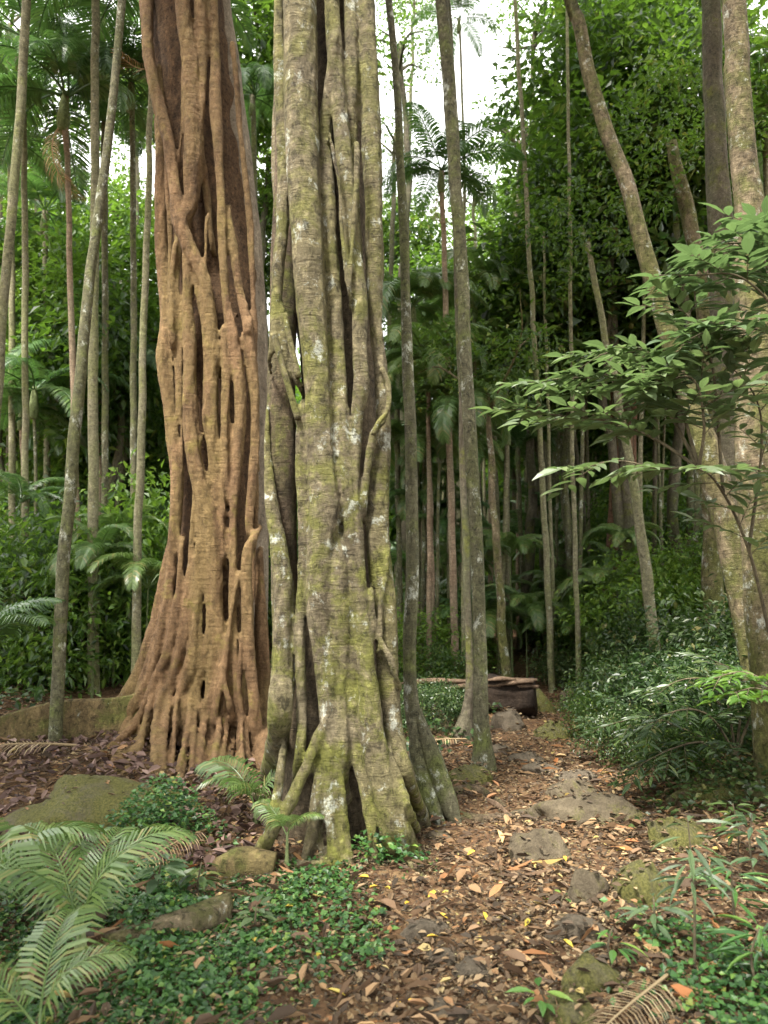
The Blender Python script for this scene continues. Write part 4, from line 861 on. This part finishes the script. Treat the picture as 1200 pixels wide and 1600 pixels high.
def cover(name, n, dens, size, mat, seed, hgt, x0=-6, x1=6, y0=2.2, y1=12, wf=.8, geo=LEAF_LO, tilt=.5, x_up=0):
    x, y, r_ = scatter(n, x0, x1, y0, y1, dens, seed); m = len(x)
    hv = hgt*(.5+.5*fbm(x*2.6, y*2.6, o=3, s=seed)).clip(.15, 1.2)*r_.uniform(.2, 1, m)**.7
    a = r_.uniform(0, 2*np.pi, m); dr = np.stack([np.cos(a), np.sin(a), r_.normal(-.1, .35, m)+x_up], 1)
    up = np.stack([r_.normal(0, tilt, m), r_.normal(-.15, tilt, m), np.ones(m)], 1)
    L = size*r_.uniform(.6, 1.3, m); V, Fc = leaves(slope_pts(x, y, hv, r_), dr, up, L, L*wf, geo)
    o = part(name, V, Fc, mat, smooth=False); o['kind'] = 'stuff'; o['label'] = name.replace('_', ' '); return o
cover('ground_cover', 150000, lambda x, y: inview(x, y)*(y < 5.4)*cover_mask(x, y)*(fbm(x*3, y*3, o=3, s=77)*.9+.85).clip(0.02, 1), .034, M['clover'], 5, .10, x0=-3.4, x1=3.4, y1=5.2)
cover('low_undergrowth', 80000, lambda x, y: (np.abs(x) < y*.56+1)*(y > 6.2)*np.clip(sst(.1, .6, np.abs(x-path_x(y))-path_w(y))*(fbm(x*.9, y*.9, o=3, s=78)+.6), 0, 1)*(1-(x < 0)*(y < 8.2)), .075, M['leafD'], 6, .35, x0=-12, x1=14, y0=5.5, y1=24)
cover('grassy_leaves', 1100, lambda x, y: inview(x, y)*(x > 1.2)*(y < 3.9)*(fbm(x*2, y*2, o=2, s=6)+.4).clip(0, 1), .11, M['clover'], 7, .14, wf=.12, x_up=.5, x0=.8, x1=4, y1=5)
# leaves on top of the moss boulder and creeping cover at the fig foot
def patch(name, label, cx, cy, n, spread, size, hgt, mat, seed, wf=.75):
    g = G(cx, cy); r_ = np.random.default_rng(seed); x = g[0]+r_.normal(0, spread, n); y = g[1]+r_.normal(0, spread*.7, n)
    a = r_.uniform(0, 2*np.pi, n); L = size*r_.uniform(.6, 1.3, n); z = hgt*r_.uniform(.1, 1, n)*np.exp(-((x-g[0])**2+(y-g[1])**2)/(spread**2*3))
    V, Fc = leaves(np.stack([x, y, H(x, y)+z], 1), np.stack([np.cos(a), np.sin(a), r_.normal(-.1, .3, n)], 1), np.stack([r_.normal(0, .5, n), r_.normal(-.2, .5, n), np.ones(n)], 1), L, L*wf, LEAF_LO)
    o = bpy.data.objects.new(name, mkmesh(name, V-g, Fc, mat, False)); C.objects.link(o); o.location = g; o['kind'] = 'stuff'; o['label'] = label
patch('creeping_cover', 'creeping green leaves at the foot of the grey fig', 600, 1350, 500, .13, .04, .22, M['clover'], 3)
patch('creeping_cover', 'creeping green leaves on the bank beside the mossy boulder', 250, 1310, 1800, .2, .035, .42, M['clover'], 4)
patch('creeping_cover', 'small leaves under the right hand shrubs', 1150, 1250, 1200, .35, .05, .25, M['leafD'], 5)

ylw = [(600, 1397), (668, 1413), (690, 1405), (955, 1279), (885, 1355), (592, 1395), (395, 1478), (897, 1494), (620, 1588), (655, 1582), (685, 1475), (540, 1570), (915, 1600), (760, 1450), (730, 1345), (962, 1338), (700, 1447), (470, 1430), (1140, 1322), (640, 1420), (560, 1380), (820, 1460), (945, 1545), (1020, 1260), (500, 1502)]
for k, (a, b) in enumerate(ylw):
    g = G(a, b); rr = random.Random(k); an = rr.uniform(0, 6.28)
    V, Fc = leaves(np.array([[0, 0, 0.]]), np.array([[math.cos(an), math.sin(an), .05]]), np.array([[rr.uniform(-.3, .3), -.2, 1]]), .07*rr.uniform(.6, 1.2), .024, LEAF_CURL)
    o = bpy.data.objects.new('fallen_leaf', mkmesh('fallen_leaf', V, Fc, M['yellow'])); C.objects.link(o); o.location = g+np.array([0, 0, .035 if k != 3 else .12])
    tag(o, 'single bright yellow fallen leaf on the brown litter', 'leaf', 'yellow fallen leaves')

# ------------------------------------------------------------------ shrubs and small palms
def shrub(label, loc, mi, s, seed, group=None, zs=1.0):
    t = thing('shrub', label, 'shrub', loc, group=group)
    A = Acc(); r_ = np.random.default_rng(seed)
    for i in range(6):
        a = i*1.05+r_.uniform(0, .5); e = np.array([math.cos(a)*.6*s, math.sin(a)*.6*s, .95*s*zs]); V, Q = tube([(0, 0, -.05), e*[.3, .3, .5], e], [.018*s, .012*s, .004], .15, 5, cap=False); A.add(V+np.array(loc), Q)
    V, Fs = A.out(); part('stem', V, Fs, M['twig'], t)
    linkmesh('foliage', SHRUB[mi], t, (0, 0, .62*s*zs), (0, 0, seed), (s, s, s*zs))
r = random.Random(9)
sh = [(680, 1125, 9.6, 0, .42, 'dark rounded bush left of the fallen log'), (660, 1090, 9.0, 0, .45, 'small dark bush between the grey fig and the log'), (1000, 1130, 9.0, 0, .7, 'bush on the right bank nearest the path bend'), (1085, 1120, 8.0, 2, .8, 'glossy dark bush halfway along the right bank'),
      (1160, 1160, 6.8, 0, .7, 'dark bush at the foot of the thick right hand trunk'), (950, 1110, 10.5, 1, .6, 'olive bush above the path at the bank foot'), (1040, 1050, 11, 2, 1.0, 'tall dark bush on top of the right bank'), (1180, 1060, 8.5, 2, 1.0, 'large dark bush behind the thick right hand trunk'), (930, 1040, 13, 1, .9, 'wide olive bush at the back of the bank'),
      (930, 1150, 8.6, 1, .38, 'low leafy tuft right at the edge of the path bend'), (985, 1200, 7.3, 0, .42, 'low dark tuft above the long mossy rock'), (1060, 1245, 6.3, 1, .36, 'low olive tuft in the litter under the drooping bush'), (1120, 1010, 9.2, 3, .6, 'bright green bush beside the lichened foot of the leaning trunk'),
      (690, 1095, 11.8, 1, .6, 'olive bush behind the fallen log'), (880, 1080, 12.8, 2, .5, 'dark bush where the path disappears')]
for k, (a, b, Y, mi, s, lab) in enumerate(sh):
    p = P(a, b, Y); p[2] = float(H(p[0], p[1])); shrub(lab, p, mi, s, k)
k = 0
for Y, n, x0, x1 in [(11.5, 6, -60, 260), (13, 8, -60, 280), (15.5, 9, -60, 420), (18, 9, -60, 440), (22, 10, -60, 460), (13.5, 2, 640, 740), (16, 4, 930, 1260), (19, 6, 900, 1260), (23, 9, 590, 1260), (28, 14, 580, 1260), (28, 8, -60, 400), (12, 5, 990, 1270)]:
    for i in range(n):
        px_ = x0+(x1-x0)*(i+.5+r.uniform(-.35, .35))/n; yy = Y+r.uniform(-.7, .7); p = P(px_, 1000, yy); p[2] = float(H(p[0], p[1]))
        if abs(p[0]-path_x(yy)) < .7: continue
        s = r.uniform(.8, 1.3)*(1+Y*.025); side = 'left' if px_ < 500 else 'right'
        shrub('leafy understory bush among the many on the %s background slope' % side, p, r.choice((0, 1, 3, 1, 3)), s*(1 if side == 'left' else .8), k, 'understory bushes on the %s background slope' % side, r.uniform(1.0, 1.5) if side == 'left' or px_ > 950 else r.uniform(.6, .9)); k += 1
def small_palm(label, loc, meshes, n, s, seed, group=None, h=0.0, tilt=(-.5, .3), azr=None, name='small_palm'):
    t = thing(name, label, 'palm', loc, group=group); rr = random.Random(seed)
    V, Q, T = tube([(loc[0], loc[1], loc[2]-.05), (loc[0], loc[1], loc[2]+max(h, .12)*.5), (loc[0], loc[1], loc[2]+max(h, .12))], [.03*s+.01, .028*s, .018*s], .1, 8); part('stem', V, [Q, T], M['shaft'], t)
    for i in range(n):
        az = i*2.399 if azr is None else azr[i % len(azr)]
        linkmesh('frond', rr.choice(meshes), t, (0, 0, max(h, .12)*.95), (rr.uniform(-.2, .2), rr.uniform(*tilt), az), s*rr.uniform(.8, 1.1))
    return t
r2 = random.Random(55)
for k in range(26):  # bright fronds lighten the dark centre by colour
    px_ = 625+360*(k+r2.random())/26; yy = r2.uniform(13, 19); p = P(px_, 1000, yy); p[2] = float(H(p[0], p[1]))
    small_palm('pale fronded young palm among the thin stems behind the log', p, FRONDP, 9, r2.uniform(.35, .5), 400+k, 'pale young palms among the thin stems', h=r2.uniform(.2, 2.6))
for k in range(16):
    px_ = -10+260*(k+r2.random())/16; yy = r2.uniform(10.3, 13); p = P(px_, 1000, yy); p[2] = float(H(p[0], p[1]))
    small_palm('pale fronded young palm in front of the bushes on the left slope', p, FRONDP, 8, r2.uniform(.3, .5), 450+k, 'pale young palms on the left slope', h=r2.uniform(.1, 2.2))
for k in range(14):  # bright bushes added here to lighten the dark centre by colour
    px_ = 620+360*(k+r2.random())/14; yy = r2.uniform(16, 24); p = P(px_, 1000, yy); p[2] = float(H(p[0], p[1]))
    shrub('light green bush among the thin stems behind the log', p, 3 if k % 3 else 1, r2.uniform(.7, 1.1), 500+k, 'light green bushes among the thin stems', r2.uniform(.8, 1.4))
k = 0
for Y, n, x0, x1 in [(11, 3, -20, 240), (13, 5, -40, 260), (16, 6, -40, 280), (20, 6, -40, 300), (14, 4, 640, 780), (17, 5, 620, 900), (21, 7, 620, 1100), (15, 3, 1000, 1240)]:
    for i in range(n):
        px_ = x0+(x1-x0)*(i+.5+r.uniform(-.3, .3))/n; yy = Y+r.uniform(-.8, .8); p = P(px_, 1000, yy); p[2] = float(H(p[0], p[1]))
        if abs(p[0]-path_x(yy)) < .6: continue
        side = 'left' if px_ < 500 else 'right'
        small_palm('young arching palm in the understory of the %s background' % side, p, FROND, 9, r.uniform(.4, .62)*(1+.02*max(0, yy-13)), 100+k, 'young palms in the %s background' % side, h=r.uniform(.3, 3.2)); k += 1
# near palm fronds
NEAR = [frond_mesh('frond', M['frondN'], .85, 30, .33, .019, d_, 70+i, rise=1.15, vee=.12) for i, d_ in enumerate((1.5, 1.9, 1.7))]
g = G(125, 1500)
t = small_palm('large pale green palm seedling with broad fronds at the lower left', g, NEAR, 0, 1, 1, h=.12, name='palm_seedling')
for az, ti, s, m in ((2.6, -.2, .8, 0), (.55, -.35, .82, 1), (1.5, -.3, .7, 2), (3.4, -.25, .7, 1)):
    linkmesh('frond', NEAR[m], t, (0, 0, .1), (0, ti, az), s)
g = G(-30, 1470); small_palm('palm seedling cut off by the left edge behind the large one', g, NEAR, 4, .85, 5, h=.1, name='palm_seedling')
g = G(-20, 1230); small_palm('dark fronded palm at the left edge under the buttress', g+np.array([-.75, .9, 0]), FRONDS, 8, .85, 6, h=.9, name='palm_seedling')
g = G(400, 1290); small_palm('small green palm seedling in front of the orange fig', g, NEAR, 4, .75, 7, h=.10, tilt=(-.15, .1), azr=[3.3, 2.5, 4.3, .3], name='palm_seedling')
g = G(448, 1360); small_palm('slim palm seedling with dead sheath at the base of the grey fig', g, NEAR, 3, .36, 8, h=.22, tilt=(-.1, .3), name='palm_seedling')
g = G(60, 1660); small_palm('single frond seedling poking up from the bottom edge', g, NEAR, 3, .6, 9, h=.08, azr=[.3, 1.6, 2.9], name='palm_seedling')
def leaf_plant(label, base, h, n, L, w_, mat, seed, droop=.3, name='seedling', cat='seedling'):
    t = thing(name, label, cat, base); r_ = np.random.default_rng(seed)
    top = base+np.array([r_.normal(0, .03), r_.normal(0, .03), h]); V, Q, T = tube([base-[0, 0, .03], (base+top)/2+r_.normal(0, .015, 3), top], [.007, .006, .003], .04, 6); part('stem', V, [Q, T], M['twig'], t)
    tt = r_.uniform(.45, 1, n); pos = base+(top-base)*tt[:, None]; a = np.arange(n)*2.4+r_.uniform(0, .5, n)
    dr = np.stack([np.cos(a), np.sin(a), .25-droop*r_.uniform(.3, 1.6, n)], 1); up = np.stack([r_.normal(0, .2, n), r_.normal(0, .2, n), np.ones(n)], 1)
    ll = L*r_.uniform(.7, 1.2, n); V, Fc = leaves(pos+dr*.03, dr, up, ll, ll*w_, LEAF_HI); part('foliage', V, Fc, mat, t, False)
g = G(1085, 1520); leaf_plant('spindly seedling with long drooping leaflets over the mossiest boulder', g, .62, 26, .15, .16, M['leafS'], 1, .5)
g = G(1020, 1470); leaf_plant('low seedling with pointed leaves in front of the mossiest boulder', g, .2, 12, .14, .22, M['leafS'], 2)
g = G(240, 1400); leaf_plant('broad leaved seedling on the bank beside the mossy boulder', g, .25, 16, .13, .42, M['leafS'], 3)
g = G(850, 1585); leaf_plant('small green seedling at the bottom edge of the path', g, .1, 8, .09, .35, M['clover'], 4)
g = G(1150, 1450); leaf_plant('narrow leaved plant in the ground cover at right', g, .3, 22, .16, .14, M['clover'], 5)
g = G(1190, 1560); leaf_plant('narrow leaved plant cut by the lower right edge', g, .25, 26, .18, .12, M['clover'], 6)
g = G(400, 1455); leaf_plant('dull green seedling in the ground cover left of the path', g, .12, 12, .08, .5, M['leafS'], 7)

r = random.Random(31)
for k, (a, b, h_, n, L, w_, m, lab) in enumerate([(975, 1250, .28, 18, .11, .3, 'leafD', 'small dark seedling between the flat boulder and the bank'), (1150, 1340, .32, 20, .12, .3, 'leafD', 'dark seedling right of the long mossy rock'), (1110, 1395, .22, 16, .10, .4, 'leafS', 'grey green seedling between the long mossy rock and the right edge'),
        (960, 1520, .16, 12, .10, .3, 'clover', 'little green plant beside the mossy elongated stone'), (1185, 1395, .4, 22, .14, .25, 'leafS', 'taller grey green plant at the right edge above the ground cover'), (640, 1345, .1, 10, .06, .6, 'clover', 'tiny plant at the tip of the longest grey fig root'),
        (310, 1400, .18, 14, .1, .4, 'leafD', 'dark seedling between the two short logs'), (60, 1440, .2, 16, .12, .3, 'leafD', 'dark seedling under the large near palm fronds'), (870, 1420, .07, 7, .05, .5, 'clover', 'sprig of green between the middle boulder and the upright stone')]):
    leaf_plant(lab, G(a, b), h_, n, L, w_, M[m], 60+k, .4)
# leafy sapling with sprays of leaves at right
def spray(A, L_, path, rad, Y, ntw, twl, nl, ll, seed, w_=.36, flat=.25):
    r_ = np.random.default_rng(seed)
    pts = [P(a, b, Y+dy) for a, b, dy in path]; p, q = resample(pts, np.linspace(rad, .003, len(pts)), .04)
    V, Q = tube(p, q, smooth_in=False, sides=6, cap=False); A.add(V, Q)
    m = len(p)
    for k in range(ntw):
        i = int(m*(.25+.73*k/ntw)); s = p[min(i, m-1)]; tn = p[min(i+1, m-1)]-p[max(i-1, 0)]; tn /= np.linalg.norm(tn)+1e-9
        sd = np.cross(tn, [0, 0, 1.]); sd /= np.linalg.norm(sd)+1e-9; sd *= (1 if k % 2 else -1)
        dr = tn*r_.uniform(.3, .9)+sd*r_.uniform(.6, 1)+np.array([0, 0, r_.uniform(-.25, .2)]); dr /= np.linalg.norm(dr); tl = twl*r_.uniform(.6, 1.2)
        tp = np.array([s+dr*tl*u+np.array([0, 0, -.12*tl*u*u]) for u in np.linspace(0, 1, 5)]); V, Q = tube(tp, [.003, .003, .002, .002, .001], smooth_in=False, sides=4, cap=False); A.add(V, Q)
        u = np.linspace(.2, 1, nl); pos = s+dr*tl*u[:, None]+np.stack([0*u, 0*u, -.12*tl*u*u], 1)
        sg = np.where(np.arange(nl) % 2, 1, -1)[:, None]; s2 = np.cross(dr, [0, 0, 1.]); s2 /= np.linalg.norm(s2)
        ld = dr*.7+s2*sg*.9+r_.normal(0, .12, (nl, 3))+np.array([0, 0, -.15]); ld[-1] = dr
        up = r_.normal(0, flat, (nl, 3))+[0, -.1, 1]; l_ = ll*r_.uniform(.7, 1.15, nl)
        V, Fc = leaves(pos, ld, up, l_, l_*w_, LEAF_HI); L_.add(V, Fc)
def sapling(name, label, root, paths, Y, mat, ntw, twl, nl, ll, seed, rad=.012, w_=.36, cat='sapling'):
    q = P(root[0], root[1], Y); q[2] = float(H(q[0], q[1])); t = thing(name, label, cat, q)
    A = Acc(); L_ = Acc()
    f = paths[0][0]; a = P(f[0], f[1], Y+f[2]); V, Q, T = tube([q-[0, 0, .05], q+(a-q)*.5+[.03, 0, 0], a], [rad*1.3, rad*1.1, rad], .08, 8); A.add(V, Q, T)
    for k, pth in enumerate(paths): spray(A, L_, pth, rad, Y, ntw, twl, nl, ll, seed+k, w_)
    V, Fs = A.out(); part('stem', V, Fs, M['twig'], t); V, Fs = L_.out(); part('foliage', V, Fs, mat, t, False)
sapling('sapling', 'thin sapling on the right whose leafy sprays reach left across the trunks', (1215, 1150), [
    [(1205, 1000, .3), (1170, 860, .2), (1130, 770, .1), (1092, 732, 0), (1030, 732, -.1), (960, 720, -.1), (880, 740, 0)],
    [(1092, 732, 0), (1030, 690, .1), (960, 660, .2), (880, 650, .3), (810, 640, .4)],
    [(1092, 732, 0), (1040, 640, .1), (980, 600, .2), (900, 590, .3), (820, 600, .4)],
    [(1092, 732, 0), (1060, 620, .0), (1040, 560, .1), (980, 550, .2), (900, 560, .3)],
    [(1130, 770, 0.1), (1120, 640, .1), (1110, 560, .0), (1080, 500, .0), (1060, 480, .1)],
    [(1092, 732, 0), (1100, 660, -.1), (1080, 590, -.1), (1010, 610, 0)],
    [(1170, 860, .2), (1190, 700, .2), (1180, 620, .1), (1130, 560, 0)]], 4.4, M['leafS'], 15, .34, 8, .165, 5, w_=.40)
sapling('sapling', 'bright leaved sapling whose top reaches in from the right edge above the first', (1275, 1200), [
    [(1262, 700, .1), (1240, 540, .1), (1200, 470, 0), (1150, 430, 0), (1090, 430, .1), (1030, 430, .2)],
    [(1240, 540, .1), (1190, 400, .1), (1140, 380, .1), (1080, 400, .2)],
    [(1240, 540, .1), (1200, 520, 0), (1150, 510, 0), (1100, 520, .1), (1060, 540, .1)],
    [(1240, 540, .1), (1220, 420, .2), (1200, 370, .2), (1170, 350, .3)]], 4.2, M['leafS'], 14, .32, 8, .165, 25, w_=.40)
sapling('sapling', 'low bush with drooping dark leaflets on the right bank in front of the mossy trunk', (1150, 1230), [
    [(1150, 1180, 0), (1110, 1120, -.1), (1060, 1110, -.2), (1000, 1140, -.2)], [(1150, 1180, 0), (1130, 1080, 0), (1080, 1060, 0), (1020, 1080, 0)], [(1150, 1180, 0), (1160, 1080, 0), (1150, 1050, -.1), (1110, 1030, -.1)],
    [(1150, 1180, 0), (1100, 1160, -.3), (1050, 1170, -.4), (990, 1200, -.4)], [(1150, 1180, 0), (1180, 1100, -.1), (1200, 1080, -.2), (1230, 1100, -.2)], [(1150, 1180, 0), (1070, 1140, 0), (1010, 1120, .1), (960, 1130, .2)]], 6.2, M['leafD'], 13, .3, 11, .13, 45, w_=.24, cat='shrub')
sapling('sapling', 'fresh bright green leafy spray low at the right edge', (1235, 1200), [
    [(1225, 1120, 0), (1200, 1070, 0), (1160, 1050, 0), (1115, 1060, 0)], [(1225, 1120, 0), (1210, 1090, -.1), (1180, 1075, -.1), (1140, 1085, -.1)]], 4.0, M['leafB'], 12, .14, 9, .075, 65, rad=.006, cat='shrub')
sapling('sapling', 'pale leaved seedling at the bank foot right of the path bend', (985, 1180), [
    [(985, 1140, 0), (975, 1110, 0), (950, 1090, 0)], [(985, 1140, 0), (1005, 1100, 0), (1030, 1085, 0)], [(985, 1140, 0), (985, 1105, 0), (990, 1075, 0)], [(985, 1140, 0), (950, 1130, -.1), (915, 1120, -.1)]], 8.0, M['leafS'], 9, .22, 7, .1, 75, rad=.006)
print('objects', len(bpy.data.objects))
